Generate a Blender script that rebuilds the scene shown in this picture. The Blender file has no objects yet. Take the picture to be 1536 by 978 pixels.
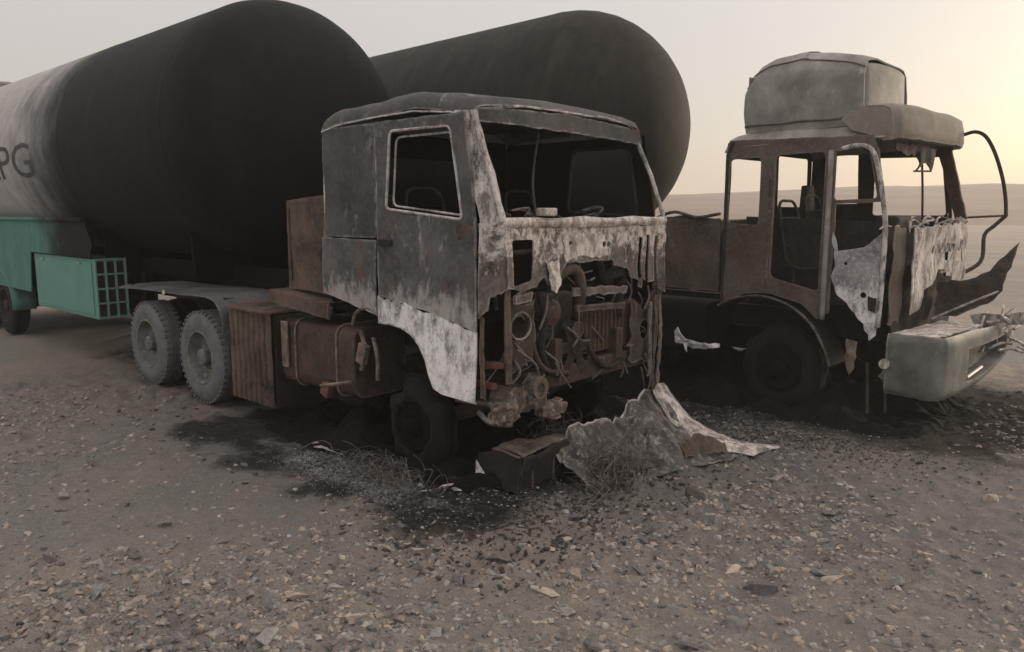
import bpy, bmesh, math, random
import numpy as np
from mathutils import Vector, Matrix, noise
from mathutils.geometry import convex_hull_2d

R = math.radians
scene = bpy.context.scene
col = scene.collection

# ------------------------------------------------------------------ camera
cam_d = bpy.data.cameras.new("camera")
cam = bpy.data.objects.new("camera", cam_d)
col.objects.link(cam)
cam.location = (0, 0, 2.1)
cam.rotation_euler = (R(90 - 8.46), 0, 0)
cam_d.sensor_width = 36
cam_d.lens = 26.95
cam_d.clip_start = 0.05
cam_d.clip_end = 6000
scene.camera = cam

# ------------------------------------------------------------------ sky, sun, exposure
SUN_AZ, SUN_EL = 60, 9            # degrees right of the view direction, above the horizon
world = bpy.data.worlds.new("World")
scene.world = world
world.use_nodes = True
wn, wl = world.node_tree.nodes, world.node_tree.links
wn.clear()
sky = wn.new("ShaderNodeTexSky")
sky.sky_type = 'NISHITA'
sky.sun_disc = False
sky.sun_elevation = R(SUN_EL)
sky.sun_rotation = R(SUN_AZ)
sky.altitude = 900
sky.air_density = 1.0
sky.dust_density = 6.0
sky.ozone_density = 1.0
bg1 = wn.new("ShaderNodeBackground")
bg1.inputs[1].default_value = 0.045
wl.new(sky.outputs[0], bg1.inputs[0])
bg2 = wn.new("ShaderNodeBackground")        # even dusty overcast
bg2.inputs[0].default_value = (0.800, 0.715, 0.655, 1)
# an overcast sky is brightest overhead: luminance rises smoothly with height
wtc = wn.new("ShaderNodeTexCoord")
wsp = wn.new("ShaderNodeSeparateXYZ")
wl.new(wtc.outputs["Generated"], wsp.inputs[0])
def wmath(op, a, b, clamp=False):
    m = wn.new("ShaderNodeMath")
    m.operation = op
    m.use_clamp = clamp
    for i, v in ((0, a), (1, b)):
        if isinstance(v, (int, float)):
            m.inputs[i].default_value = v
        else:
            wl.new(v, m.inputs[i])
    return m.outputs[0]
up = wmath('POWER', wmath('MAXIMUM', wsp.outputs[2], 0.0), 1.5)
wl.new(wmath('MULTIPLY', wmath('ADD', wmath('MULTIPLY', up, 2.0), 1.0), 0.475), bg2.inputs[1])
add = wn.new("ShaderNodeAddShader")
wl.new(bg1.outputs[0], add.inputs[0])
wl.new(bg2.outputs[0], add.inputs[1])
wo = wn.new("ShaderNodeOutputWorld")
wl.new(add.outputs[0], wo.inputs[0])

sun_d = bpy.data.lights.new("sun", 'SUN')
sun_d.energy = 1.4
sun_d.angle = R(14)
sun_d.color = (1.0, 0.86, 0.70)
sun = bpy.data.objects.new("sun", sun_d)
col.objects.link(sun)
sdir = Vector((math.sin(R(SUN_AZ)) * math.cos(R(SUN_EL)), math.cos(R(SUN_AZ)) * math.cos(R(SUN_EL)), math.sin(R(SUN_EL))))
sun.rotation_euler = (-sdir).to_track_quat('-Z', 'Y').to_euler()
sun.location = (30, 20, 20)

scene.view_settings.view_transform = 'Standard'
scene.view_settings.look = 'None'
scene.view_settings.exposure = 0.30
scene.view_settings.gamma = 1.0
scene.render.engine = 'CYCLES'
scene.cycles.max_bounces = 6
scene.cycles.volume_bounces = 1
scene.cycles.use_denoising = True

# ------------------------------------------------------------------ materials
def new_mat(name):
    m = bpy.data.materials.new(name)
    m.use_nodes = True
    return m, m.node_tree.nodes, m.node_tree.links, m.node_tree.nodes["Principled BSDF"]

def N(nodes, typ, **kw):
    n = nodes.new(typ)
    for k, v in kw.items():
        setattr(n, k, v)
    return n

def ramp(nodes, links, src, p0, p1, c0=(0, 0, 0, 1), c1=(1, 1, 1, 1)):
    r = nodes.new("ShaderNodeValToRGB")
    r.color_ramp.elements[0].position = p0
    r.color_ramp.elements[1].position = p1
    r.color_ramp.elements[0].color = c0
    r.color_ramp.elements[1].color = c1
    links.new(src, r.inputs[0])
    return r.outputs[0]

def mixc(nodes, links, fac, a, b):
    m = nodes.new("ShaderNodeMix")
    m.data_type = 'RGBA'
    if isinstance(fac, (int, float)):
        m.inputs[0].default_value = fac
    else:
        links.new(fac, m.inputs[0])
    for i, v in ((6, a), (7, b)):
        if isinstance(v, tuple):
            m.inputs[i].default_value = v if len(v) == 4 else v + (1,)
        else:
            links.new(v, m.inputs[i])
    return m.outputs[2]

def mathn(nodes, links, op, a, b=None, clamp=False):
    m = nodes.new("ShaderNodeMath")
    m.operation = op
    m.use_clamp = clamp
    for i, v in ((0, a), (1, b)):
        if v is None:
            continue
        if isinstance(v, (int, float)):
            m.inputs[i].default_value = v
        else:
            links.new(v, m.inputs[i])
    return m.outputs[0]

def noise_tex(nodes, links, scale, detail=6, rough=0.6, stretch=None, dist=0.0, coord="Object", off=0.0):
    tc = nodes.new("ShaderNodeTexCoord")
    mp = nodes.new("ShaderNodeMapping")
    links.new(tc.outputs[coord], mp.inputs[0])
    if stretch:
        mp.inputs[3].default_value = stretch
    mp.inputs[1].default_value = (off, off * .7, off * 1.3)
    n = nodes.new("ShaderNodeTexNoise")
    n.inputs["Scale"].default_value = scale
    n.inputs["Detail"].default_value = detail
    n.inputs["Roughness"].default_value = rough
    n.inputs["Distortion"].default_value = dist
    links.new(mp.outputs[0], n.inputs["Vector"])
    return n.outputs[0]

def bump(nodes, links, bsdf, src, strength=0.4, dist=0.01):
    b = nodes.new("ShaderNodeBump")
    b.inputs["Strength"].default_value = strength
    b.inputs["Distance"].default_value = dist
    links.new(src, b.inputs["Height"])
    links.new(b.outputs[0], bsdf.inputs["Normal"])

def burnt(name, soot, ash, pale=None, pale_amt=0.0, rust=None, rust_amt=0.0, rough=0.85, scale=2.2, edge=0.0, edge_col=(0.42, 0.40, 0.38), off=0.0, metallic=0.0, streak=True, bumpd=0.006, zfade=None, finea=0.35):
    """Fire-scorched sheet metal: soot and ash clouds, bare oxide patches, rust, worn edges."""
    m, n, l, b = new_mat(name)
    big = noise_tex(n, l, scale, 8, 0.60, dist=0.15, off=off)
    fine = noise_tex(n, l, 26, 5, 0.7, off=off + 3)
    c = mixc(n, l, ramp(n, l, big, 0.36, 0.66), soot, ash)
    c = mixc(n, l, mathn(n, l, 'MULTIPLY', ramp(n, l, fine, 0.45, 0.75), finea), c, tuple(v * 1.9 for v in ash))
    if rust is not None:
        rn = noise_tex(n, l, scale * 2.1, 9, 0.70, stretch=(1, 1, 0.6), dist=0.1, off=off + 11)
        c = mixc(n, l, mathn(n, l, 'MULTIPLY', ramp(n, l, rn, 0.56 - rust_amt * .4, 0.78 - rust_amt * .4), 0.8), c, rust)
    if pale is not None:
        pn = noise_tex(n, l, scale * 2.4, 10, 0.74, stretch=(1, 1, 0.45) if streak else None, dist=0.25, off=off + 23)
        pf = noise_tex(n, l, 17, 8, 0.78, stretch=(1, 1, 0.6), off=off + 27)
        pm = mathn(n, l, 'ADD', mathn(n, l, 'MULTIPLY', pn, 0.65), mathn(n, l, 'MULTIPLY', pf, 0.35))
        if zfade:
            tc = n.new("ShaderNodeTexCoord")
            sz = n.new("ShaderNodeSeparateXYZ")
            l.new(tc.outputs["Object"], sz.inputs[0])
            k = mathn(n, l, 'MULTIPLY', mathn(n, l, 'SUBTRACT', zfade[0], sz.outputs[2]), zfade[1])
            k = mathn(n, l, 'MINIMUM', mathn(n, l, 'MAXIMUM', k, zfade[2]), zfade[3])
            pm = mathn(n, l, 'ADD', pm, k)
        c = mixc(n, l, ramp(n, l, pm, 0.62 - pale_amt * .42, 0.72 - pale_amt * .42), c, pale)
        sp = noise_tex(n, l, 38, 6, 0.75, off=off + 31)
        c = mixc(n, l, mathn(n, l, 'MULTIPLY', ramp(n, l, sp, 0.56, 0.62), 0.6 * min(1, pale_amt * 1.5)), c, soot)
    if edge > 0:
        bv = n.new("ShaderNodeBevel")
        bv.samples = 4
        bv.inputs[0].default_value = 0.03
        ge = n.new("ShaderNodeNewGeometry")
        dp = n.new("ShaderNodeVectorMath")
        dp.operation = 'DOT_PRODUCT'
        l.new(bv.outputs[0], dp.inputs[0])
        l.new(ge.outputs["Normal"], dp.inputs[1])
        e = mathn(n, l, 'SUBTRACT', 1.0, dp.outputs["Value"], True)
        en = noise_tex(n, l, 9, 6, 0.7, off=off + 41)
        e = mathn(n, l, 'MULTIPLY', mathn(n, l, 'MULTIPLY', e, 6.0, True), ramp(n, l, en, 0.42, 0.6))
        c = mixc(n, l, mathn(n, l, 'MULTIPLY', e, edge), c, edge_col)
    l.new(c, b.inputs["Base Color"])
    b.inputs["Roughness"].default_value = rough
    b.inputs["Metallic"].default_value = metallic
    b.inputs["Specular IOR Level"].default_value = 0.25
    bump(n, l, b, mathn(n, l, 'ADD', big, mathn(n, l, 'MULTIPLY', fine, 0.5)), 0.55, bumpd)
    return m

def plain(name, c, rough=0.8, var=0.3, scale=8, metallic=0.0, spec=0.3):
    m, n, l, b = new_mat(name)
    t = noise_tex(n, l, scale, 7, 0.65)
    cc = mixc(n, l, ramp(n, l, t, 0.3, 0.7), tuple(v * (1 - var) for v in c), tuple(min(1, v * (1 + var)) for v in c))
    l.new(cc, b.inputs["Base Color"])
    b.inputs["Roughness"].default_value = rough
    b.inputs["Metallic"].default_value = metallic
    b.inputs["Specular IOR Level"].default_value = spec
    bump(n, l, b, t, 0.3, 0.004)
    return m

M = {}
M['skin'] = burnt('scorched_skin', (0.030, 0.030, 0.030), (0.085, 0.083, 0.083), (0.27, 0.255, 0.245), 0.17, (0.10, 0.065, 0.05), 0.06, edge=0.9, off=1, rough=0.7)
M['skin_door'] = burnt('scorched_door', (0.045, 0.044, 0.043), (0.12, 0.117, 0.115), (0.34, 0.32, 0.31), 0.16, (0.14, 0.085, 0.06), 0.10, edge=0.8, off=4, rough=0.7, zfade=(1.62, 0.55, 0.0, 0.13))
M['frame'] = burnt('scraped_frame', (0.06, 0.057, 0.055), (0.17, 0.16, 0.155), (0.58, 0.55, 0.53), 0.42, (0.15, 0.09, 0.065), 0.10, edge=0.95, off=9, scale=4, edge_col=(0.5, 0.47, 0.46))
M['white'] = burnt('white_scorched', (0.12, 0.115, 0.12), (0.48, 0.47, 0.475), (0.80, 0.785, 0.79), 0.46, (0.22, 0.17, 0.15), 0.02, edge=0.6, off=15, scale=3.2, zfade=(1.32, 0.9, -0.14, 0.0))
M['plate'] = burnt('pale_plate', (0.13, 0.11, 0.10), (0.34, 0.31, 0.29), (0.66, 0.615, 0.59), 0.38, (0.17, 0.10, 0.07), 0.12, edge=0.5, off=19, scale=3.5)
M['rusty'] = burnt('rusty_metal', (0.030, 0.024, 0.020), (0.075, 0.055, 0.045), (0.22, 0.18, 0.16), 0.04, (0.105, 0.068, 0.050), 0.24, edge=0.5, edge_col=(0.22, 0.18, 0.16), off=27, scale=3)
M['brown'] = burnt('brown_panel', (0.020, 0.016, 0.014), (0.115, 0.086, 0.071), (0.24, 0.19, 0.165), 0.10, (0.175, 0.108, 0.075), 0.16, edge=0.5, edge_col=(0.3, 0.22, 0.18), off=33, scale=2)
M['char'] = burnt('charred_metal', (0.012, 0.011, 0.010), (0.035, 0.031, 0.028), (0.14, 0.125, 0.12), 0.02, (0.075, 0.045, 0.033), 0.10, edge=0.35, edge_col=(0.17, 0.15, 0.14), off=39, scale=3)
M['engine'] = burnt('engine_cast', (0.022, 0.019, 0.017), (0.075, 0.066, 0.06), (0.30, 0.28, 0.27), 0.10, (0.11, 0.06, 0.042), 0.20, edge=0.7, edge_col=(0.34, 0.3, 0.28), off=45, scale=6)
M['tan'] = burnt('tan_oxide', (0.055, 0.044, 0.036), (0.22, 0.178, 0.15), (0.42, 0.37, 0.33), 0.16, (0.17, 0.10, 0.07), 0.15, edge=0.4, off=51, scale=7)
M['tyre'] = plain('dusty_tyre', (0.130, 0.137, 0.140), 0.92, 0.25, 10)
M['tyre_black'] = plain('charred_tyre', (0.009, 0.008, 0.007), 0.95, 0.4, 9)
M['rim'] = burnt('dusty_rim', (0.085, 0.083, 0.08), (0.17, 0.165, 0.155), (0.30, 0.29, 0.275), 0.16, (0.10, 0.07, 0.05), 0.04, edge=0.5, off=57, scale=6)
M['fender'] = burnt('grey_fender', (0.06, 0.06, 0.066), (0.14, 0.135, 0.14), (0.25, 0.24, 0.24), 0.06, edge=0.6, edge_col=(0.33, 0.31, 0.31), off=61)
M['wire'] = plain('burnt_wire', (0.13, 0.115, 0.105), 0.7, 0.4, 30)
M['wirepale'] = plain('ashy_wire', (0.30, 0.28, 0.265), 0.85, 0.4, 30)
M['ash'] = plain('ash', (0.22, 0.222, 0.224), 0.95, 0.5, 14)
M['fairing'] = burnt('smoky_fairing', (0.165, 0.160, 0.148), (0.33, 0.32, 0.302), (0.42, 0.405, 0.38), 0.16, (0.21, 0.175, 0.152), 0.06, edge=0.3, off=67, scale=2.6, rough=0.7, finea=0.06, bumpd=0.002)
M['bumper'] = burnt('green_grey_bumper', (0.085, 0.088, 0.08), (0.20, 0.205, 0.19), (0.31, 0.295, 0.275), 0.12, (0.14, 0.11, 0.09), 0.10, edge=0.7, edge_col=(0.5, 0.49, 0.46), off=71, scale=3.0, rough=0.6, finea=0.06, bumpd=0.002)
M['glass_edge'] = plain('chrome_strip', (0.50, 0.50, 0.48), 0.5, 0.2, 10)
M['crumple'] = burnt('crumpled_sheet', (0.030, 0.028, 0.026), (0.120, 0.112, 0.105), (0.36, 0.34, 0.325), 0.22, (0.12, 0.085, 0.07), 0.08, edge=0.8, off=83, scale=5)
M['red'] = plain('faded_red', (0.16, 0.065, 0.055), 0.7, 0.3, 14)

def tank_mat(name, soot, paint, x0, x1, teal=False):
    m, n, l, b = new_mat(name)
    tc = n.new("ShaderNodeTexCoord")
    sp = n.new("ShaderNodeSeparateXYZ")
    l.new(tc.outputs["Object"], sp.inputs[0])
    big = noise_tex(n, l, 0.9, 6, 0.6, dist=0.4)
    fine = noise_tex(n, l, 5.0, 8, 0.65, stretch=(1, 1, 0.5), dist=0.5)
    # flames licked upwards and backwards: the soot front leans with height
    t = mathn(n, l, 'ADD', sp.outputs[0], mathn(n, l, 'MULTIPLY', mathn(n, l, 'SUBTRACT', big, 0.5), 2.2))
    t = mathn(n, l, 'ADD', t, mathn(n, l, 'MULTIPLY', mathn(n, l, 'SUBTRACT', fine, 0.5), 0.8))
    t = mathn(n, l, 'SUBTRACT', t, mathn(n, l, 'MULTIPLY', sp.outputs[2], 0.28))
    mr = n.new("ShaderNodeMapRange")
    mr.interpolation_type = 'SMOOTHSTEP'
    mr.inputs[1].default_value = x0
    mr.inputs[2].default_value = x1
    l.new(t, mr.inputs[0])
    dirty = mixc(n, l, ramp(n, l, fine, 0.35, 0.7), paint, tuple(v * 0.72 for v in paint))
    st_ = noise_tex(n, l, 1.4, 8, 0.7, stretch=(2.2, 1, 0.35), dist=0.3)
    sc = mixc(n, l, ramp(n, l, fine, 0.4, 0.75), soot, tuple(v * 1.7 for v in soot))
    sc = mixc(n, l, ramp(n, l, st_, 0.5, 0.72), sc, tuple(v * 2.1 for v in soot))
    c = mixc(n, l, mr.outputs[0], dirty, sc)
    l.new(c, b.inputs["Base Color"])
    b.inputs["Roughness"].default_value = 0.75
    b.inputs["Specular IOR Level"].default_value = 0.14
    bump(n, l, b, fine, 0.25, 0.006)
    return m

M['tank_a'] = tank_mat('sooted_tank_paint', (0.0072, 0.0088, 0.0096), (0.44, 0.425, 0.42), -6.3, -4.0)
M['tank_b'] = tank_mat('sooted_tank', (0.020, 0.0185, 0.0165), (0.45, 0.44, 0.43), -30.0, -28.0)
M['teal'] = tank_mat('teal_paint_sooted', (0.007, 0.0075, 0.0075), (0.095, 0.225, 0.20), -5.7, -4.6)
M['shell_b'] = burnt('smoked_shell', (0.065, 0.053, 0.045), (0.135, 0.112, 0.097), (0.24, 0.18, 0.165), 0.10, (0.085, 0.062, 0.05), 0.14, edge=0.7, edge_col=(0.3, 0.27, 0.25), off=91, scale=2.2)
M['black'] = plain('soot_and_shade_black', (0.008, 0.0078, 0.0075), 0.95, 0.4, 5, spec=0.1)  # soot black, also given to underbody parts to deepen their shade
M['face'] = burnt('scorched_face', (0.045, 0.038, 0.034), (0.17, 0.155, 0.147), (0.58, 0.53, 0.505), 0.34, (0.115, 0.078, 0.062), 0.20, edge=0.7, edge_col=(0.5, 0.46, 0.43), off=103, scale=5.0, streak=False, zfade=(1.80, -0.55, -0.16, 0.04))
M['cap'] = burnt('smoked_cap', (0.15, 0.135, 0.118), (0.26, 0.238, 0.212), (0.36, 0.33, 0.30), 0.10, (0.19, 0.15, 0.125), 0.12, edge=0.6, off=113, scale=2.5, finea=0.1, bumpd=0.003)
M['gear'] = burnt('scaled_casting', (0.028, 0.022, 0.018), (0.13, 0.105, 0.088), (0.34, 0.295, 0.26), 0.22, (0.12, 0.08, 0.058), 0.18, edge=0.5, off=121, scale=9, bumpd=0.015)
M['teal_box'] = plain('teal_box_paint', (0.105, 0.265, 0.23), 0.6, 0.12, 2.0)
M['teal_light'] = plain('teal_light_paint', (0.20, 0.36, 0.32), 0.6, 0.15, 3.0)
M['letter'] = plain('faded_lettering', (0.06, 0.057, 0.057), 0.8, 0.25, 5)

# ------------------------------------------------------------------ mesh helpers
def nz(p, s=1.0, o=0.0):
    return noise.noise(Vector((p[0] * s + o, p[1] * s + o * 1.7, p[2] * s - o)))

class MB:
    def __init__(self):
        self.bm = bmesh.new()

    def box(self, c, d, rot=None, bevel=0.0):
        r = bmesh.ops.create_cube(self.bm, size=1.0)
        vs = r['verts']
        for v in vs:
            v.co = Vector((v.co.x * d[0], v.co.y * d[1], v.co.z * d[2]))
        if bevel > 0:
            es = list({e for v in vs for e in v.link_edges})
            rr = bmesh.ops.bevel(self.bm, geom=es, offset=bevel, segments=2, profile=0.6, affect='EDGES')
            vs = list(set(rr['verts']) | {v for v in vs if v.is_valid})
            vs = list({v for f in rr['faces'] for v in f.verts} | set(vs))
        mat = Matrix.Translation(Vector(c))
        if rot is not None:
            mat = mat @ (rot.to_4x4() if hasattr(rot, 'to_4x4') else rot)
        for v in vs:
            v.co = mat @ v.co
        return self

    def tube(self, pts, r, seg=8, closed=False, cap=True):
        pts = [Vector(p) for p in pts]
        n = len(pts)
        rings = []
        up = None
        for i, p in enumerate(pts):
            if closed:
                t = pts[(i + 1) % n] - pts[i - 1]
            else:
                t = pts[min(i + 1, n - 1)] - pts[max(i - 1, 0)]
            t.normalize()
            if up is None:
                up = Vector((0, 0, 1)) if abs(t.z) < 0.9 else Vector((1, 0, 0))
            a = t.cross(up)
            if a.length < 1e-4:
                a = t.cross(Vector((0, 1, 0)))
            a.normalize()
            b = a.cross(t).normalized()
            up = b
            rr = r[i] if isinstance(r, (list, tuple)) else r
            rings.append([self.bm.verts.new(p + a * math.cos(2 * math.pi * k / seg) * rr + b * math.sin(2 * math.pi * k / seg) * rr) for k in range(seg)])
        m = n if closed else n - 1
        for i in range(m):
            A, B = rings[i], rings[(i + 1) % n]
            for k in range(seg):
                self.bm.faces.new((A[k], A[(k + 1) % seg], B[(k + 1) % seg], B[k]))
        if cap and not closed and seg > 2:
            self.bm.faces.new(rings[0][::-1])
            self.bm.faces.new(rings[-1])
        return self

    def lathe(self, prof, c, axis='y', seg=40, wob=0.0):
        """prof: list of (axial, radius)."""
        c = Vector(c)
        rings = []
        for (a, r) in prof:
            ring = []
            for k in range(seg):
                q = 2 * math.pi * k / seg
                u, w = math.cos(q), math.sin(q)
                rr = r * (1 + wob * nz((u * 2, w * 2, a * 3), 1.3, 5))
                if axis == 'y':
                    p = Vector((u * rr, a, w * rr))
                elif axis == 'x':
                    p = Vector((a, u * rr, w * rr))
                else:
                    p = Vector((u * rr, w * rr, a))
                ring.append(self.bm.verts.new(c + p))
            rings.append(ring)
        for A, B in zip(rings[:-1], rings[1:]):
            for k in range(seg):
                try:
                    self.bm.faces.new((A[k], A[(k + 1) % seg], B[(k + 1) % seg], B[k]))
                except ValueError:
                    pass
        return self

    def plate(self, outer, holes=(), mapf=None, step=0.1, thick=0.006, warp=0.006, wscale=2.2, seed=0.0):
        """A sheet cut to a 2D outline (with holes), gridded, mapped to 3D, buckled, thickened."""
        bm = bmesh.new()
        es = []
        for loop in [outer] + list(holes):
            vs = [bm.verts.new((p[0], p[1], 0)) for p in loop]
            for i in range(len(vs)):
                es.append(bm.edges.new((vs[i], vs[(i + 1) % len(vs)])))
        bmesh.ops.triangle_fill(bm, use_beauty=True, use_dissolve=False, edges=es)
        us = [p[0] for p in outer]
        vv = [p[1] for p in outer]
        for ax, lo, hi in ((0, min(us), max(us)), (1, min(vv), max(vv))):
            n = max(1, int((hi - lo) / step))
            for i in range(1, n):
                co = [0, 0, 0]
                no = [0, 0, 0]
                co[ax] = lo + (hi - lo) * i / n
                no[ax] = 1
                bmesh.ops.bisect_plane(bm, geom=bm.verts[:] + bm.edges[:] + bm.faces[:], plane_co=co, plane_no=no, dist=1e-5)
        bmesh.ops.recalc_face_normals(bm, faces=bm.faces[:])
        for v in bm.verts:
            v.co = Vector(mapf(v.co.x, v.co.y))
        bm.normal_update()
        if warp:
            off = {v: v.normal * (warp * 2 * nz(v.co, wscale, seed)) for v in bm.verts}
            for v, d in off.items():
                v.co += d
        bm.normal_update()
        if thick:
            bmesh.ops.solidify(bm, geom=bm.faces[:], thickness=thick)
        me = bpy.data.meshes.new("tmp")
        bm.to_mesh(me)
        bm.free()
        self.bm.from_mesh(me)
        bpy.data.meshes.remove(me)
        return self

    def grid(self, nu, nv, f, thick=0.0):
        bm = bmesh.new()
        vs = [[bm.verts.new(f(i / nu, j / nv)) for j in range(nv + 1)] for i in range(nu + 1)]
        for i in range(nu):
            for j in range(nv):
                bm.faces.new((vs[i][j], vs[i + 1][j], vs[i + 1][j + 1], vs[i][j + 1]))
        bm.normal_update()
        if thick:
            bmesh.ops.solidify(bm, geom=bm.faces[:], thickness=thick)
        me = bpy.data.meshes.new("tmp")
        bm.to_mesh(me)
        bm.free()
        self.bm.from_mesh(me)
        bpy.data.meshes.remove(me)
        return self

    def build(self, name, mat, parent=None, smooth=False, angle=None):
        me = bpy.data.meshes.new(name)
        self.bm.normal_update()
        self.bm.to_mesh(me)
        self.bm.free()
        o = bpy.data.objects.new(name, me)
        col.objects.link(o)
        me.materials.append(M[mat] if isinstance(mat, str) else mat)
        if parent is not None:
            o.parent = parent
        if smooth or angle:
            me.polygons.foreach_set('use_smooth', [True] * len(me.polygons))
            if angle:
                me.set_sharp_from_angle(angle=R(angle))
        return o

def empty(name, loc, rz, label, cat, group=None):
    o = bpy.data.objects.new(name, None)
    col.objects.link(o)
    o.location = loc
    o.rotation_euler = (0, 0, rz)
    o.empty_display_size = 0.3
    o['label'] = label
    o['category'] = cat
    if group:
        o['group'] = group
    return o

def tag(o, label, cat, group=None):
    o['label'] = label
    o['category'] = cat
    if group:
        o['group'] = group
    return o

def copy_tree(o, parent=None, mat=None):
    c = o.copy()
    col.objects.link(c)
    c.parent = parent
    for ch in list(o.children):
        copy_tree(ch, c)
    return c

def rnd_poly(pts, r, n=4):
    """Round the corners of a polygon."""
    out = []
    m = len(pts)
    for i in range(m):
        p0, p, p1 = Vector(pts[i - 1]), Vector(pts[i]), Vector(pts[(i + 1) % m])
        a = (p0 - p)
        b = (p1 - p)
        ra = min(r, a.length * .45)
        rb = min(r, b.length * .45)
        A = p + a.normalized() * ra
        B = p + b.normalized() * rb
        for k in range(n + 1):
            t = k / n
            out.append(tuple((1 - t) ** 2 * A + 2 * t * (1 - t) * p + t * t * B))
    return out

def ragged(pts, amp, step, seed=0, skip=()):
    """Subdivide and roughen the outline; edges listed in skip stay straight."""
    rg = random.Random(seed)
    out = []
    m = len(pts)
    for i in range(m):
        a, b = Vector(pts[i]), Vector(pts[(i + 1) % m])
        out.append(tuple(a))
        if i in skip:
            continue
        n = int((b - a).length / step)
        nn = Vector((-(b - a).y, (b - a).x)).normalized()
        for k in range(1, n):
            out.append(tuple(a.lerp(b, k / n) + nn * rg.uniform(-amp, amp)))
    return out

def spline(pts, n=8):
    pts = [Vector(p) for p in pts]
    P = [pts[0] * 2 - pts[1]] + pts + [pts[-1] * 2 - pts[-2]]
    out = []
    for i in range(1, len(P) - 2):
        for k in range(n):
            t = k / n
            a, b, c, d = P[i - 1], P[i], P[i + 1], P[i + 2]
            out.append(0.5 * ((2 * b) + (c - a) * t + (2 * a - 5 * b + 4 * c - d) * t * t + (3 * b - a - 3 * c + d) * t ** 3))
    out.append(pts[-1])
    return out

def lerp_tab(tab, x):
    if x <= tab[0][0]:
        return tab[0][1]
    for (a, b), (c, d) in zip(tab[:-1], tab[1:]):
        if x <= c:
            return b + (d - b) * (x - a) / (c - a)
    return tab[-1][1]

# frames of the two trucks (x forward, y to the truck's left, z up)
ORG_A, ANG_A = Vector((-2.612, 9.207, 0)), R(-42.1)
ORG_B, ANG_B = Vector((1.231, 11.124, 0)), R(-45.0)
def w_of(org, ang, x, y, z=0.0):
    c, s = math.cos(ang), math.sin(ang)
    return Vector((org.x + c * x - s * y, org.y + s * x + c * y, z))

# ------------------------------------------------------------------ ground
_VN = {}
def vnoise(x, y, seed):
    """Smooth value noise, vectorised."""
    if seed not in _VN:
        _VN[seed] = np.random.default_rng(seed).random((256, 256))
    T = _VN[seed]
    xi, yi = np.floor(x).astype(int), np.floor(y).astype(int)
    fx, fy = x - xi, y - yi
    fx = fx * fx * (3 - 2 * fx)
    fy = fy * fy * (3 - 2 * fy)
    g = lambda i, j: T[i % 256, j % 256]
    return ((g(xi, yi) * (1 - fx) + g(xi + 1, yi) * fx) * (1 - fy) + (g(xi, yi + 1) * (1 - fx) + g(xi + 1, yi + 1) * fx) * fy) - 0.5

def ground_z(x, y):
    x = np.asarray(x, float)
    y = np.asarray(y, float)
    z = 0.10 * vnoise(x * .35 + 9, y * .35, 1) * np.clip((7.5 - y) / 4, 0.15, 1)
    z = z + 0.045 * vnoise(x * 1.6, y * 1.6, 2) * np.clip((9 - y) / 4, 0.2, 1)
    z = z + (0.034 * vnoise(x * 5.5, y * 5.5, 3) + 0.034 * vnoise(x * 12, y * 12, 4) + 0.022 * vnoise(x * 25, y * 25, 6)) * (0.6 + 1.5 * np.clip(0.35 + 1.6 * vnoise(x * .55 + 4, y * .55, 8), 0, 1))
    far = np.clip((y - 30) / 60, 0, 1)
    return z * (1 - .5 * far) + far * 0.5 * vnoise(x * .03, y * .03, 5) - 0.012

def graded(lo, hi, step, far, g):
    a = list(np.arange(lo, hi + 1e-6, step))
    s = step
    x = lo
    left = []
    while x > -far:
        s *= g
        x -= s
        left.append(x)
    s = step
    x = hi
    right = []
    while x < far:
        s *= g
        x += s
        right.append(x)
    return np.array(left[::-1] + a + right)

def soot_shade_mask_nodes(n, l):
    """Burnt, oil-soaked earth round the two tractors plus a painted shadow at the near cab, in world metres."""
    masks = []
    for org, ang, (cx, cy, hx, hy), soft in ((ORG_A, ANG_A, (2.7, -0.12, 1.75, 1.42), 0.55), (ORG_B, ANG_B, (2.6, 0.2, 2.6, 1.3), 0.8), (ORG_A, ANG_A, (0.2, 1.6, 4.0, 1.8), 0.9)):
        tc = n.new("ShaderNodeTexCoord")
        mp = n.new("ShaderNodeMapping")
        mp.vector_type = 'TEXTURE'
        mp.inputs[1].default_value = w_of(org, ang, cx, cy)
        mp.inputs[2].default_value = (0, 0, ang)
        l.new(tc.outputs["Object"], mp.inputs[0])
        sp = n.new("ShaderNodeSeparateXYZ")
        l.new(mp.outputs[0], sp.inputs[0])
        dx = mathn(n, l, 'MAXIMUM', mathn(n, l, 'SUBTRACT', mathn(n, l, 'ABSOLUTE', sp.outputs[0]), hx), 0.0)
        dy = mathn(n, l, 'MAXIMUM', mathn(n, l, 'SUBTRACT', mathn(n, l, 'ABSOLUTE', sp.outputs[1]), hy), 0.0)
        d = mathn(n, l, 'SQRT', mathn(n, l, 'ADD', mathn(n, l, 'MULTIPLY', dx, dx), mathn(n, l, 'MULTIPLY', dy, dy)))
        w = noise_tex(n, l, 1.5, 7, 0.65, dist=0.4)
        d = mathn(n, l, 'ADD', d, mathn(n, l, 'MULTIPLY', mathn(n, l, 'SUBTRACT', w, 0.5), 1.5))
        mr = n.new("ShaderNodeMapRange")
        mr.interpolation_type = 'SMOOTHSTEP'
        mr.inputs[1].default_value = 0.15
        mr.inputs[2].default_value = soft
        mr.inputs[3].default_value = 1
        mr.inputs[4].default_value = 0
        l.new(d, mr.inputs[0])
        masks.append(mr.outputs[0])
    return mathn(n, l, 'MAXIMUM', mathn(n, l, 'MAXIMUM', masks[0], masks[1]), masks[2])

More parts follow.
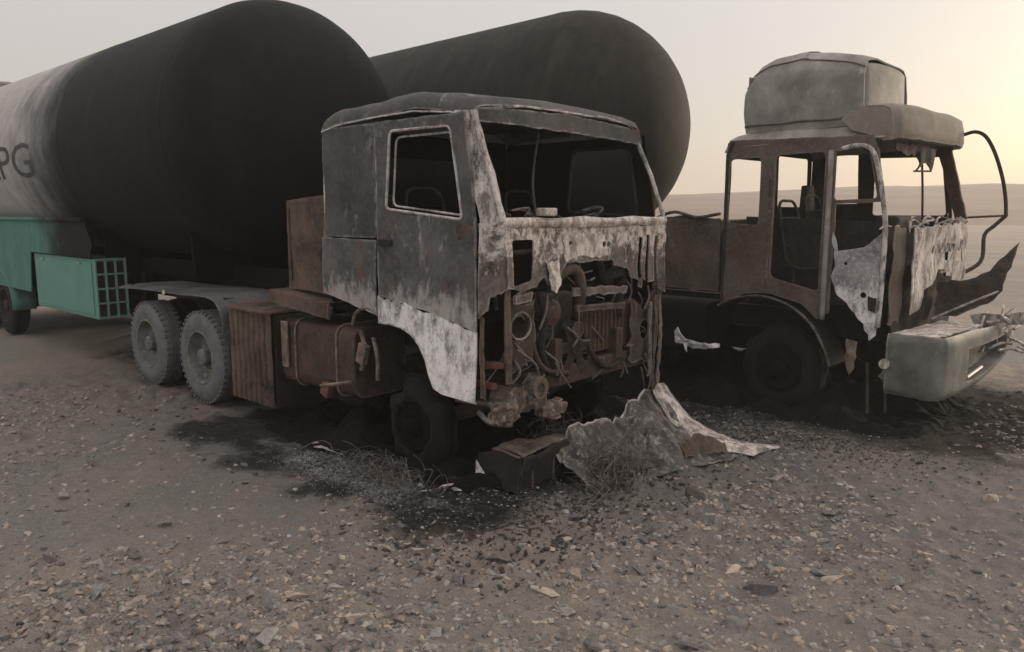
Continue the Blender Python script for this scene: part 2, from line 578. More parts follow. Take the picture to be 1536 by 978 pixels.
gm, n, l, b = new_mat("gravelly_earth")
big = noise_tex(n, l, 0.30, 5, 0.6, dist=0.5)
mid = noise_tex(n, l, 2.4, 7, 0.65, dist=0.3)
fine = noise_tex(n, l, 30, 6, 0.75)
grit = noise_tex(n, l, 110, 3, 0.7)
c = mixc(n, l, ramp(n, l, big, 0.42, 0.58), (0.250, 0.241, 0.230), (0.362, 0.306, 0.262))
c = mixc(n, l, mathn(n, l, 'MULTIPLY', ramp(n, l, mid, 0.42, 0.68), 0.7), c, (0.222, 0.210, 0.197))
c = mixc(n, l, mathn(n, l, 'MULTIPLY', ramp(n, l, fine, 0.35, 0.62), 0.45), (0.085, 0.076, 0.070), c) if False else c
c = mixc(n, l, mathn(n, l, 'MULTIPLY', ramp(n, l, fine, 0.48, 0.72), 0.55), c, (0.46, 0.42, 0.385))
c = mixc(n, l, mathn(n, l, 'MULTIPLY', ramp(n, l, grit, 0.52, 0.70), 0.7), c, (0.095, 0.088, 0.08))
sm = soot_shade_mask_nodes(n, l)  # burnt earth, with the shadow by the near cab painted into it
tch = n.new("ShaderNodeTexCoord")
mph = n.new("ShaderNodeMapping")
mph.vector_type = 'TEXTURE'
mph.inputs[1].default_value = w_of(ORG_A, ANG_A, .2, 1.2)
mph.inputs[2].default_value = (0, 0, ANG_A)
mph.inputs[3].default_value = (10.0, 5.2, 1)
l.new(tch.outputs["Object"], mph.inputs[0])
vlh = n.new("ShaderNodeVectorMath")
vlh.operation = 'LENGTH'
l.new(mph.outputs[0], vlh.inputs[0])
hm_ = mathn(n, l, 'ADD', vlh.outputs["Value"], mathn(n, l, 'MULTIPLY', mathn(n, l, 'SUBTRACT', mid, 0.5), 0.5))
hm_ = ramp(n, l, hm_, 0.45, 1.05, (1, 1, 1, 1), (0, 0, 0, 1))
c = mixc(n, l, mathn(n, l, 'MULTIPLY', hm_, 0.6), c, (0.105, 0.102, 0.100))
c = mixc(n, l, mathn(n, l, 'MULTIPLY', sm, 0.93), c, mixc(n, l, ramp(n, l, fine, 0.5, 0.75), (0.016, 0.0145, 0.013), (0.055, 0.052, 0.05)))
tc = n.new("ShaderNodeTexCoord")
mp = n.new("ShaderNodeMapping")
mp.vector_type = 'TEXTURE'
mp.inputs[1].default_value = w_of(ORG_A, ANG_A, 3.05, -1.52)
mp.inputs[2].default_value = (0, 0, ANG_A)
mp.inputs[3].default_value = (1.15, .30, 1)
l.new(tc.outputs["Object"], mp.inputs[0])
vl = n.new("ShaderNodeVectorMath")
vl.operation = 'LENGTH'
l.new(mp.outputs[0], vl.inputs[0])
am = mathn(n, l, 'ADD', vl.outputs["Value"], mathn(n, l, 'MULTIPLY', mathn(n, l, 'SUBTRACT', mid, 0.5), 2.2))
am = mathn(n, l, 'MULTIPLY', ramp(n, l, am, 0.35, 1.0, (1, 1, 1, 1), (0, 0, 0, 1)), ramp(n, l, fine, 0.36, 0.54))
c = mixc(n, l, mathn(n, l, 'MULTIPLY', am, 0.95), c, (0.40, 0.41, 0.42))
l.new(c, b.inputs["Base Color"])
b.inputs["Roughness"].default_value = 0.95
b.inputs["Specular IOR Level"].default_value = 0.15
bump(n, l, b, mathn(n, l, 'ADD', fine, mathn(n, l, 'MULTIPLY', grit, 0.6)), 1.0, 0.025)
M['ground'] = gm

xs = graded(-7, 7, 0.034, 700, 1.09)
ys = graded(2.2, 9.5, 0.034, 900, 1.09)
ys = ys[ys > -60]
X, Y = np.meshgrid(xs, ys)
Z = ground_z(X, Y)
nx, ny = len(xs), len(ys)
verts = np.stack([X.ravel(), Y.ravel(), Z.ravel()], 1)
idx = np.arange(nx * ny).reshape(ny, nx)
quads = np.stack([idx[:-1, :-1].ravel(), idx[:-1, 1:].ravel(), idx[1:, 1:].ravel(), idx[1:, :-1].ravel()], 1)
me = bpy.data.meshes.new("ground")
me.vertices.add(len(verts))
me.vertices.foreach_set("co", verts.astype(np.float32).ravel())
me.loops.add(quads.size)
me.loops.foreach_set("vertex_index", quads.astype(np.int32).ravel())
me.polygons.add(len(quads))
me.polygons.foreach_set("loop_start", np.arange(0, quads.size, 4, dtype=np.int32))
me.polygons.foreach_set("loop_total", np.full(len(quads), 4, dtype=np.int32))
me.update(calc_edges=True)
me.polygons.foreach_set("use_smooth", [True] * len(quads))
ground = bpy.data.objects.new("ground", me)
col.objects.link(ground)
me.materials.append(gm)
ground['kind'] = 'structure'
ground['label'] = 'grey brown gravelly desert ground blackened under the trucks'

# far low ridge
hm, n, l, b = new_mat("hill_earth")
hb_ = noise_tex(n, l, 0.12, 8, 0.65, stretch=(0.4, 1, 3))
hc = mixc(n, l, ramp(n, l, hb_, 0.35, 0.65), (0.150, 0.115, 0.095), (0.225, 0.178, 0.150))
l.new(hc, b.inputs["Base Color"])
b.inputs["Roughness"].default_value = 1.0
def hill_f(u, v):
    x = -330 + 660 * u
    y = 112 + 130 * v
    prof = math.sin(min(1, v * 1.5) * math.pi / 2) ** 1.3
    h = lerp_tab([(-330, 5.6), (-70, 5.6), (25, 6.0), (50, 6.6), (80, 8.2), (130, 9.0), (330, 9.2)], x)
    h *= 1 + 0.05 * nz((x * .04, 3, 0)) + 0.03 * nz((x * .15, y * .06, 7))
    return Vector((x + 6 * nz((x * .03, y * .03, 2)), y, -1.0 + (h + 1.0) * prof + .35 * nz((x * .09, y * .09, 1)) * prof))
hill = MB().grid(150, 26, hill_f).build("hill", hm, smooth=True)
hill['kind'] = 'structure'
hill['label'] = 'long low bare ridge along the horizon'

# ------------------------------------------------------------------ stones
def stone_mesh(seed, flat):
    rg = random.Random(seed)
    bm = bmesh.new()
    for i in range(13):
        v = Vector((rg.gauss(0, 1), rg.gauss(0, 1), rg.gauss(0, 1))).normalized()
        bm.verts.new(Vector((v.x * rg.uniform(.75, 1.1), v.y * rg.uniform(.55, .9), v.z * flat * rg.uniform(.7, 1.1))))
    bmesh.ops.convex_hull(bm, input=bm.verts[:])
    for v in [v for v in bm.verts if not v.link_faces]:
        bm.verts.remove(v)
    me = bpy.data.meshes.new("stone")
    bm.to_mesh(me)
    bm.free()
    return me

def stone_mat(name, c):
    m, n, l, b = new_mat(name)
    oi = n.new("ShaderNodeObjectInfo")
    t = noise_tex(n, l, 3.5, 7, 0.7)
    cc = mixc(n, l, ramp(n, l, t, 0.35, 0.7), tuple(v * .7 for v in c), tuple(v * 1.25 for v in c))
    hs = n.new("ShaderNodeHueSaturation")
    l.new(cc, hs.inputs["Color"])
    l.new(mathn(n, l, 'ADD', mathn(n, l, 'MULTIPLY', oi.outputs["Random"], 0.8), 0.6), hs.inputs["Value"])
    l.new(hs.outputs[0], b.inputs["Base Color"])
    b.inputs["Roughness"].default_value = 0.9
    bump(n, l, b, t, 0.6, 0.05)
    return m
SM = [stone_mat("stone_grey", (0.26, 0.25, 0.242)), stone_mat("stone_tan", (0.36, 0.305, 0.265)), stone_mat("stone_dark", (0.16, 0.152, 0.148))]
stones = []
for i in range(10):
    sme = stone_mesh(i * 7 + 1, 0.42 + 0.04 * i)
    sme.materials.append(SM[i % 3])
    stones.append(sme)

rg = random.Random(12)
def gravel_density(x, y):
    d = 0.42 + 1.9 * float(vnoise(np.array(x * .55 + 4), np.array(y * .55), 8)) + 0.5 * float(vnoise(np.array(x * 1.7), np.array(y * 1.7), 9))
    d += 0.22 * (x > 0.2) - 0.10 * (x < -1.0 and y > 4.6)
    d -= 0.06 * max(0, y - 5.0)
    return d

def under_truck(x, y, m=0.0, front=False):
    for org, ang in ((ORG_A, ANG_A), (ORG_B, ANG_B)):
        c, s = math.cos(-ang), math.sin(-ang)
        dx, dy = x - org.x, y - org.y
        tx, ty = c * dx - s * dy, s * dx + c * dy
        if (-8 if m < .05 or not front else .6 - m) < tx < 4.7 + m and abs(ty) < 1.45 + m:
            return True
    return False

# hand-placed larger rocks that the photograph shows, then a scatter
named = [(-1.34, 3.98, .085, 0, 0), (-2.05, 3.92, .05, 1, 1), (1.17, 3.72, .085, 2, 1), (1.42, 4.10, .11, 8, 1), (0.86, 3.50, .06, 5, 1), (0.30, 3.85, .06, 3, 0),
         (1.85, 4.3, .07, 0, 1), (2.25, 4.2, .06, 6, 2), (-0.55, 4.2, .05, 9, 0), (-2.35, 4.9, .06, 5, 2), (-2.8, 5.3, .055, 2, 0)]
big_spots = [(x, y, s, k) for x, y, s, k, _ in named]
while len(big_spots) < 300:
    y = 2.9 + 4.6 * rg.random() ** 1.6
    x = rg.uniform(-.72, .72) * (y + .4)
    if rg.random() > max(0.05, gravel_density(x, y)) or under_truck(x, y, .2):
        continue
    big_spots.append((x, y, rg.choice((.024, .028, .033, .04, .05, .065)) * rg.uniform(.8, 1.3), rg.randrange(10)))
for x, y, s, k in big_spots:
    o = bpy.data.objects.new("stone", stones[k])
    col.objects.link(o)
    o.parent = ground
    gz = float(ground_z(np.array(x), np.array(y)))
    o.location = (x, y, gz + s * 0.05)
    o.scale = (s * rg.uniform(.9, 1.4), s * rg.uniform(.8, 1.1), s * rg.uniform(.8, 1.1))
    o.rotation_euler = (rg.uniform(-.25, .25), rg.uniform(-.25, .25), rg.uniform(0, 6.28))

def scatter_mesh(name, spots, mats, parent):
    """Many little stones joined into one uncountable part."""
    V, F, MI = [], [], []
    base = []
    for k in range(10):
        m_ = stones[k]
        base.append(([v.co.copy() for v in m_.vertices], [tuple(p.vertices) for p in m_.polygons]))
    for (x, y, s, k, mi) in spots:
        vs, fs = base[k]
        a = rg.uniform(0, 6.28)
        c_, s_ = math.cos(a) * s, math.sin(a) * s
        gz = float(ground_z(np.array(x), np.array(y))) - s * .12
        o0 = len(V)
        for v in vs:
            V.append((x + v.x * c_ - v.y * s_, y + v.x * s_ + v.y * c_, gz + v.z * s))
        for f in fs:
            F.append(tuple(i + o0 for i in f))
            MI.append(mi)
    me = bpy.data.meshes.new(name)
    me.from_pydata(V, [], F)
    for m_ in mats:
        me.materials.append(m_)
    me.polygons.foreach_set("material_index", MI)
    o = bpy.data.objects.new(name, me)
    col.objects.link(o)
    o.parent = parent
    o['kind'] = 'stuff'
    return o

def pebble_mat(name, c):
    m, n, l, b = new_mat(name)
    t = noise_tex(n, l, 14, 4, 0.7)
    cc = mixc(n, l, ramp(n, l, t, 0.3, 0.7), tuple(v * .55 for v in c), tuple(v * 1.4 for v in c))
    l.new(cc, b.inputs["Base Color"])
    b.inputs["Roughness"].default_value = 0.95
    return m
PM = [pebble_mat("pebble_grey", (0.225, 0.215, 0.203)), pebble_mat("pebble_tan", (0.30, 0.248, 0.205)), pebble_mat("pebble_dark", (0.14, 0.132, 0.126)), pebble_mat("pebble_pale", (0.33, 0.30, 0.27)), pebble_mat("pebble_sooty", (0.045, 0.041, 0.038))]
spots = []
tries = 0
while len(spots) < 34000 and tries < 340000:
    tries += 1
    y = 2.7 + 6.3 * rg.random() ** 1.5
    x = rg.uniform(-.76, .76) * (y + .5)
    if rg.random() > max(0.12, gravel_density(x, y)) or under_truck(x, y, -.15):
        continue
    spots.append((x, y, (.0035 + .030 * rg.random() ** 3.0) * (1 + .04 * y), rg.randrange(10), 4 if under_truck(x, y, rg.uniform(.1, .9), True) else rg.choice((0, 0, 0, 1, 1, 2, 2, 3))))
scatter_mesh("gravel", spots, PM, ground)

# ------------------------------------------------------------------ wheels
def make_wheel(parent, x, y_out, z, side, Rt=0.515, W=0.28, tyre='tyre', rim='rim', front=False, wob=0.0):
    """Truck wheel: outer face at y_out, side = -1 looks towards -y."""
    s = side
    Rr = Rt * 0.56
    yo = lambda d: -s * d if False else (y_out - s * d)      # d metres inwards from the outer face
    prof = [(0.05, Rr), (0.012, Rr + .012), (0.0, Rr + .05), (0.004, Rt - .10), (0.020, Rt - .045), (0.045, Rt - .012), (0.075, Rt), (W - .075, Rt), (W - .045, Rt - .012), (W - .02, Rt - .045), (W, Rt - .10), (W, Rr + .05), (W - .02, Rr)]
    # tread grooves
    prof = prof[:7] + [(0.10, Rt), (0.102, Rt - .014), (0.114, Rt - .014), (0.116, Rt), (W / 2 - .006, Rt), (W / 2 - .004, Rt - .014), (W / 2 + .008, Rt - .014), (W / 2 + .01, Rt), (W - .116, Rt), (W - .114, Rt - .014), (W - .102, Rt - .014), (W - .10, Rt)] + prof[7:]
    whl = bpy.data.objects.new("wheel", None)
    col.objects.link(whl)
    whl.parent = parent
    MB().lathe([(yo(d), r) for d, r in prof], (x, 0, z), 'y', 56, wob).build("tyre", tyre, whl, angle=35)
    if tyre == 'tyre':
        mb = MB()
        for k in range(44):
            q = 2 * math.pi * k / 44
            for d0 in (0.052, W - .052):
                mb.box((x + math.cos(q) * (Rt - .0105), yo(d0), z + math.sin(q) * (Rt - .0105)), (.026, .055, .034), Matrix.Rotation(-q, 3, 'Y'))
        mb.build("tread_lugs", tyre, whl)["kind"] = "stuff"
    mb = MB()
    dep = 0.13 if not front else 0.03
    rp = [(0.0 + .02, Rr + .018), (0.006, Rr + .008), (0.006, Rr - .008), (0.03, Rr - .02), (dep * .75, Rr - .035), (dep, Rr - .07), (dep, Rr * .55), (dep - .02, Rr * .52), (dep - .02, Rr * .34)]
    mb.lathe([(yo(d), r) for d, r in rp], (x, 0, z), 'y', 44)
    mb.build("rim", rim, whl, angle=35)
    mb = MB()
    hp = [(dep - .02, Rr * .34), (dep - .10 if not front else -.03, Rr * .32), (dep - .115 if not front else -.05, Rr * .26), (dep - .12 if not front else -.06, 0.001)]
    mb.lathe([(yo(d), r) for d, r in hp], (x, 0, z), 'y', 24)
    for k in range(10):
        q = 2 * math.pi * k / 10
        mb.lathe([(yo(dep + .002), .014), (yo(dep - .035), .014), (yo(dep - .04), .001)], (x + math.cos(q) * Rr * .44, 0, z + math.sin(q) * Rr * .44), 'y', 6)
    mb.build("hub", rim, whl, angle=35)
    return whl
# ------------------------------------------------------------------ near tractor unit (truck A)
A = empty("tractor_truck", ORG_A, ANG_A, "burnt-out tractor truck with empty windscreen and white-scorched door bottom, nearest the camera", "truck")
YS = -1.17
side = lambda y: (lambda u, v: (u, y, v))

# chassis
for sy in (-1, 1):
    MB().box((1.1, sy * .42, .98), (6.6, .08, .26)).build("chassis_rail", 'rusty', A)
for cx in (-1.9, -.68, .6, 2.0, 3.0, 4.15):
    MB().box((cx, 0, .98), (.10, .76, .18)).build("cross_member", 'rusty', A)
mb = MB()
mb.box((0.1, 0, 1.19), (.95, .85, .07), bevel=.02)
mb.box((-.25, 0, 1.13), (.25, 1.0, .08), bevel=.02)
mb.build("fifth_wheel", 'char', A)
for ax in (0, -1.36):
    mb = MB()
    mb.tube([(ax, -.95, .52), (ax, -.35, .52), (ax, -.2, .52), (ax, .2, .52), (ax, .35, .52), (ax, .95, .52)], [.08, .09, .19, .19, .09, .08], 14)
    mb.build("axle", 'char', A, angle=40)
# rear dual wheels, near and far side
for ax in (0, -1.36):
    make_wheel(A, ax, -1.24, .515, -1)
    make_wheel(A, ax, -0.92, .515, -1, tyre='tyre_black', rim='char', front=True)
    make_wheel(A, ax, 1.24, .515, 1)
    make_wheel(A, ax, 0.92, .515, 1, tyre='tyre_black', rim='char', front=True)

# front axle and burnt wheels
MB().tube([(3.4, -.95, .40), (3.4, -.6, .36), (3.4, .6, .36), (3.4, .95, .40)], .065, 8).build("front_axle", 'rusty', A)
make_wheel(A, 3.4, -1.10, .36, -1, Rt=.37, W=.24, tyre='tyre_black', rim='black', front=True, wob=.30)
make_wheel(A, 3.4, 1.13, .40, 1, Rt=.40, W=.24, tyre='tyre_black', rim='char', front=True, wob=.12)
for sy in (-1, 1):
    mb = MB()
    for k in range(5):
        L = .75 - .1 * k
        mb.grid(8, 1, lambda u, v: Vector((3.4 - L + 2 * L * u, sy * .47 - .04 + .08 * v, .50 + .02 * k + .10 * (2 * u - 1) ** 2 * (L / .75) ** 2)), .016)
    mb.build("leaf_spring", 'char', A)

# rear mudguard boards with a turned-down front lip
for sy in (-1, 1):
    prof = spline([(-2.15, 1.17), (-1.9, 1.20), (-.7, 1.22), (.25, 1.23), (.50, 1.17), (.60, 1.02), (.62, .86)], 5)
    mb = MB()
    nP = len(prof)
    mb.grid(nP - 1, 5, lambda u, v: Vector((prof[min(nP - 1, int(round(u * (nP - 1))))].x, sy * (1.26 - .74 * v), prof[min(nP - 1, int(round(u * (nP - 1))))].y + .012 * nz((u * 9, v * 2, sy), 1) - .025 * (v < .1))), .012)
    mg = mb.build("mudguard", 'fender', A, angle=40)
    for bx in (-1.9, -.68, .45):
        MB().tube([(bx, sy * .46, 1.05), (bx, sy * .8, 1.14), (bx, sy * 1.15, 1.19)], .02, 6).build("bracket", 'char', mg)
    MB().box((-.70, sy * 1.275, 1.185), (.05, .012, .05), Matrix.Rotation(R(45), 3, 'Y')).build("reflector", 'glass_edge', mg)

# ribbed box between rear wheels and fuel tank
mb = MB()
rib = [(0.66, 0)]
xx = .66
k = 0
while xx < 1.42:
    rib += [(xx + .02, .0), (xx + .035, .022), (xx + .085, .022), (xx + .10, 0)]
    xx += .10
mb.grid(len(rib) - 1, 10, lambda u, v: Vector((rib[int(round(u * (len(rib) - 1)))][0], -1.20 - rib[int(round(u * (len(rib) - 1)))][1] + .012 * nz((u * 3, v * 4, 1), 1), .20 + .92 * v)), .01)
bx_ = mb.build("ribbed_side_box", 'brown', A)
MB().box((1.05, -.90, .66), (.80, .52, .90), bevel=.02).build("box_body", 'char', bx_)
MB().box((1.05, -1.0, 1.135), (.84, .50, .03), bevel=.008).build("box_lid", 'brown', bx_)

# ledge and box behind the cab, fuel tank and air tank below
mb = MB()
mb.plate(ragged([(1.45, 1.24), (2.42, 1.16), (2.42, 1.30), (1.45, 1.36)], .008, .06, 2), (), side(-1.19), .1, .02, .008)
mb.plate(ragged([(1.45, -1.19), (2.42, -1.19), (2.42, -.55), (1.45, -.55)], .008, .1, 2), (), lambda u, v: (u, v, 1.365 - (u - 1.45) * .06), .12, .012, .01)
mb.build("side_ledge", 'brown', A)
mb = MB()
mb.plate(ragged([(1.60, 1.38), (2.34, 1.36), (2.34, 2.25), (2.2, 2.24), (1.62, 2.19)], .006, .08, 5), (), side(-1.06), .1, .012, .012)
mb.plate([(-1.06, 1.38), (-.35, 1.38), (-.35, 2.22), (-1.06, 2.19)], (), lambda u, v: (1.60, u, v), .12, .01, .01)
mb.plate([(1.60, -1.06), (2.34, -1.06), (2.34, -.35), (1.60, -.35)], (), lambda u, v: (u, v, 2.20 + (u - 1.6) * .06), .12, .01, .008)
mb.plate([(-1.06, 1.38), (-.35, 1.38), (-.35, 2.22), (-1.06, 2.24)], (), lambda u, v: (2.34, u, v), .12, .01, .01)
mb.build("equipment_housing", 'brown', A, angle=40)
MB().tube([(1.66, -1.075, 1.45), (1.66, -1.075, 2.14)], .012, 6).build("housing_hinge", 'rusty', A)

ft = MB()
pr = rnd_poly([(-1.17, .48), (-.60, .48), (-.60, 1.10), (-1.17, 1.10)], .12, 5)
def ftf(u, v):
    i = int(round(u * len(pr))) % len(pr)
    return Vector((1.62 + 1.12 * v, pr[i][0] + .012 * nz((u * 8, v * 5, 3), 1), pr[i][1] + .012 * nz((u * 8, v * 5, 9), 1)))
ft.grid(len(pr), 14, ftf)
for xe in (1.62, 2.74):
    ft.plate(pr, (), lambda u, v: (xe, u, v), .1, 0.004, .01)
fto = ft.build("fuel_tank", 'rusty', A, angle=40)
for xe in (1.85, 2.5):
    MB().tube([(xe, p[0] * 1.0 + (p[0] + .885) * .04, p[1] + (p[1] - .79) * .04) for p in pr], .012, 5, closed=True).build("strap", 'tan', fto)
MB().box((1.70, -1.20, .86), (.10, .02, .44), bevel=.006).build("tank_bracket", 'tan', A)
mb = MB()
mb.lathe([(-.36, .001), (-.36, .06), (-.32, .10), (.32, .10), (.36, .06), (.36, .001)], (2.1, -.75, .36), 'x', 18)
mb.build("air_tank", 'char', A, angle=40)
# bits hanging behind the front wheel
mb = MB()
mb.tube(spline([(2.72, -1.16, 1.14), (2.80, -1.18, 1.25), (2.96, -1.18, 1.31), (3.10, -1.17, 1.26)], 5), .016, 6)
mb.tube(spline([(2.80, -1.14, 1.10), (2.84, -1.12, .92), (2.80, -1.14, .75)], 5), .02, 6)
mb.tube(spline([(2.95, -1.12, 1.05), (3.0, -1.12, .88), (2.97, -1.1, .68)], 5), .018, 6)
mb.box((2.84, -1.15, .90), (.10, .06, .18), Matrix.Rotation(R(18), 3, 'Y'), .01)
mb.build("hanging_brackets", 'tan', A)
MB().tube([(2.30, -1.22, .55), (2.78, -1.24, .66)], .017, 6).build("step_rail", 'tan', A)
MB().box((2.36, -1.20, .52), (.11, .06, .12), Matrix.Rotation(R(20), 3, 'Y'), .01).build("red_bracket", 'red', A)

# cab -------------------------------------------------------------------
ZT = [(2.36, 2.93), (2.6, 2.975), (3.1, 3.005), (3.6, 3.01), (4.0, 2.975), (4.16, 2.93), (4.22, 2.87)]
sec = []
for k in range(6):
    q = math.pi / 2 * k / 5
    sec.append((-1.03 - .15 * math.cos(q), -.16 + .15 * math.sin(q)))
sec += [(-.8, .002), (-.5, .008), (-.2, .012)]
sec = sec + [(-y, z) for y, z in sec[::-1]]
def roof_f(u, v):
    x = 2.36 + 1.86 * u
    y, z = sec[int(round(v * (len(sec) - 1)))]
    inset = 1 - .035 * max(0, (x - 3.9) / .3) - .02 * max(0, (2.5 - x) / .14)
    p = Vector((x - .10 * (abs(y) / 1.18) ** 4 * max(0, (x - 3.9) / .32), y * inset, lerp_tab(ZT, x) + z))
    p.z += .02 * nz(p, 1.8, 3) + .010 * nz(p, 5, 8) - (.03 if abs(y) < .9 and 2.6 < x < 3.8 else 0) * abs(nz(p, 2.5, 4))
    return p
roof = MB().grid(30, len(sec) - 1, roof_f, .012).build("roof", 'skin', A, angle=50)
# drip rail lip above the door and a torn seam along the front edge
MB().tube([(x, -1.185, lerp_tab(ZT, x) - .165 + .006 * nz((x, 0, 0), 6)) for x in np.linspace(2.4, 4.12, 26)], .007, 6).build("drip_rail", 'frame', roof)
MB().tube([(4.215 - .12 * (abs(y) / 1.1) ** 4, y, 2.885 + .012 * nz((y, 0, 1), 4) - .07 * (abs(y) / 1.12) ** 4) for y in np.linspace(-1.05, 1.05, 30)], [.006 + .014 * abs(nz((y, 3, 1), 5)) for y in np.linspace(-1.05, 1.05, 30)], 7).build("front_seam", 'frame', roof)

wh = lambda y: 4.20 - .10 * (abs(y) / 1.1) ** 4          # windscreen header bows forwards
mb = MB()
mb.plate(ragged([(-1.06, 2.74), (1.06, 2.70), (1.06, 2.83), (0, 2.87), (-1.06, 2.84)], .006, .08, 3), (), lambda u, v: (wh(u) + .02 - (v - 2.7) * .15, u, v), .09, .02, .008, seed=4)
mb.build("windscreen_header", 'skin', A)

# rear wall and interior
MB().plate([(-1.13, 1.2), (1.13, 1.2), (1.13, 2.82), (-1.13, 2.82)], [rnd_poly([(-.5, 2.15), (.5, 2.15), (.5, 2.6), (-.5, 2.6)], .06)], lambda u, v: (2.40, u, v), .15, .012, .012).build("rear_wall", 'black', A)
mb = MB()
mb.box((3.3, 0, 1.27), (1.85, 2.2, .05))
mb.box((3.35, 0, 1.38), (1.7, .8, .2), bevel=.04)
mb.build("cab_floor", 'black', A)
def seat(parent, x, y, z, mat='char'):
    mb = MB()
    W = .23
    mb.tube(spline([(x + .45, y - W, z + .32), (x, y - W, z + .30), (x - .12, y - W, z + .60), (x - .20, y - W + .04, z + .95), (x - .21, y, z + 1.0), (x - .20, y + W - .04, z + .95), (x - .12, y + W, z + .60), (x, y + W, z + .30), (x + .45, y + W, z + .32)], 4), .016, 6)
    mb.tube([(x + .45, y - W, z + .32), (x + .45, y + W, z + .32)], .016, 6)
    for k in range(5):
        mb.tube([(x - .05 - .03 * k, y - W, z + .42 + .1 * k), (x - .05 - .03 * k, y + W, z + .42 + .1 * k)], .006, 4)
        mb.tube([(x + .05 + .08 * k, y - W, z + .31), (x + .05 + .08 * k, y + W, z + .31)], .006, 4)
    for sx in (.02, .40):
        for s_ in (-1, 1):
            mb.tube([(x + sx, y + s_ * W, z + .32), (x + sx, y + s_ * W, z)], .014, 5)
    return mb.build("seat_frame", mat, parent)
seat(A, 3.25, -.62, 1.30)
seat(A, 3.25, .62, 1.30)
st = MB().tube(spline([(4.15, .58, 1.45), (4.0, .58, 1.75), (3.86, .58, 2.02)], 4), .035, 8).build("steering_column", 'char', A)
ring = [(3.86 + .21 * math.cos(q) * .85, .58 + .21 * math.sin(q), 2.04 + .21 * math.cos(q) * .52) for q in np.linspace(0, 2 * math.pi, 22, endpoint=False)]
mb = MB().tube(ring, .011, 6, closed=True)
for q in (0.5, 2.6, 4.7):
    mb.tube([(3.86, .58, 2.03), (3.86 + .2 * math.cos(q) * .85, .58 + .2 * math.sin(q), 2.04 + .2 * math.cos(q) * .52)], .009, 5)
mb.build("steering_wheel", 'char', A)
MB().tube(spline([(4.10, -.35, 2.05), (4.06, -.35, 2.35), (4.10, -.33, 2.72)], 5), .010, 6).build("upright_post", 'rusty', A)
mb = MB()
rg2 = random.Random(5)
for k in range(22):
    y0 = rg2.uniform(-1.0, 1.0)
    p0 = Vector((rg2.uniform(4.0, 4.3), y0, rg2.uniform(1.93, 2.07)))
    mb.tube(spline([p0, p0 + Vector((rg2.uniform(-.05, .05), rg2.uniform(-.15, .15), rg2.uniform(-.02, .10))), p0 + Vector((rg2.uniform(-.1, .1), rg2.uniform(-.3, .3), rg2.uniform(-.06, .08)))], 5), rg2.uniform(.005, .013), 5)
mb.build("dash_wiring", 'engine', A)["kind"] = "stuff"
mb = MB()
mb.tube([(4.12, -1.05, 1.98), (4.12, 1.02, 1.98)], .03, 8)
mb.tube([(4.02, -1.05, 1.78), (4.02, 1.02, 1.78)], .022, 8)
for y0 in (-.8, -.3, .3, .8):
    mb.tube([(4.12, y0, 1.98), (4.02, y0, 1.78), (4.08, y0, 1.35)], .016, 6)
mb.build("dash_frame", 'engine', A)

# near side: sleeper panels, door, arch panel
MB().plate(rnd_poly([(2.38, 1.89), (3.10, 1.89), (3.12, 2.80), (2.40, 2.80)], .03, 2), (), side(YS), .09, .010, .010, seed=2).build("sleeper_panel", 'skin', A, angle=40)
lp_ = MB().plate(ragged([(2.34, 1.40), (3.09, 1.26), (3.09, 1.875), (2.37, 1.885)], .004, .07, 3), (), side(YS - .015), .09, .010, .008, seed=6).build("lower_sleeper_panel", 'skin_door', A, angle=40)
mb = MB()
mb.tube([(2.385, YS, 1.42), (2.39, YS, 2.0), (2.40, YS, 2.8)], .010, 7)
mb.build("rear_corner_post", 'frame', A)
win = rnd_poly([(3.25, 2.125), (3.315, 2.72), (3.995, 2.715), (4.115, 2.045)], .05, 5)
door_out = [(3.13, 1.42), (3.13, 2.80), (4.14, 2.80), (4.25, 2.05), (4.25, 1.24), (3.75, 1.34)]
door = MB().plate(ragged(door_out, .004, .08, 7), [win], side(YS - .006), .07, .014, .007, seed=9).build("door", 'skin_door', A, angle=40)
wf = [(p[0], YS - .02, p[1]) for p in win]
MB().tube(wf, .011, 6, closed=True).build("window_frame", 'frame', door)
wi = rnd_poly([(3.28, 2.15), (3.335, 2.675), (3.97, 2.675), (4.075, 2.075)], .06, 5)
MB().tube([(p[0], YS + .03, p[1]) for p in wi], .009, 6, closed=True).build("inner_window_frame", 'frame', door)
MB().box((3.24, YS - .03, 1.86), (.16, .03, .05), bevel=.008).build("door_handle", 'char', door)
MB().tube([(3.125, YS - .012, z) for z in np.linspace(1.42, 2.8, 14)], [.005 + .007 * abs(nz((z, 2, 2), 7)) for z in np.linspace(1.42, 2.8, 14)], 6).build("door_seam", 'frame', door)
M['white_b'] = M['white']
arch = [(3.12, 1.20), (3.25, 1.205), (3.40, 1.19), (3.52, 1.15), (3.62, 1.07), (3.69, .97), (3.74, .85), (3.80, .755), (3.90, .725), (4.24, .71), (4.25, 1.235), (3.75, 1.335), (3.12, 1.425)]
MB().plate(arch[:10] + ragged(arch[10:], .022, .04, 61, skip=(2,)), (), lambda u, v: (u, YS - .014 - .03 * max(0, (1.1 - v)), v), .06, .012, .008, seed=12).build("wheel_arch_panel", 'white', A, angle=40)
MB().tube([(p[0], YS - .02, p[1]) for p in arch[:10]], .010, 6).build("arch_lip", 'frame', A)
# rust-brown patch of bare door edge in front of the window sill
MB().plate(ragged([(4.03, 1.55), (4.22, 1.52), (4.23, 2.0), (4.06, 2.02)], .02, .05, 8), (), side(YS - .024), .06, .004, .004).build("rust_patch", 'brown', door)
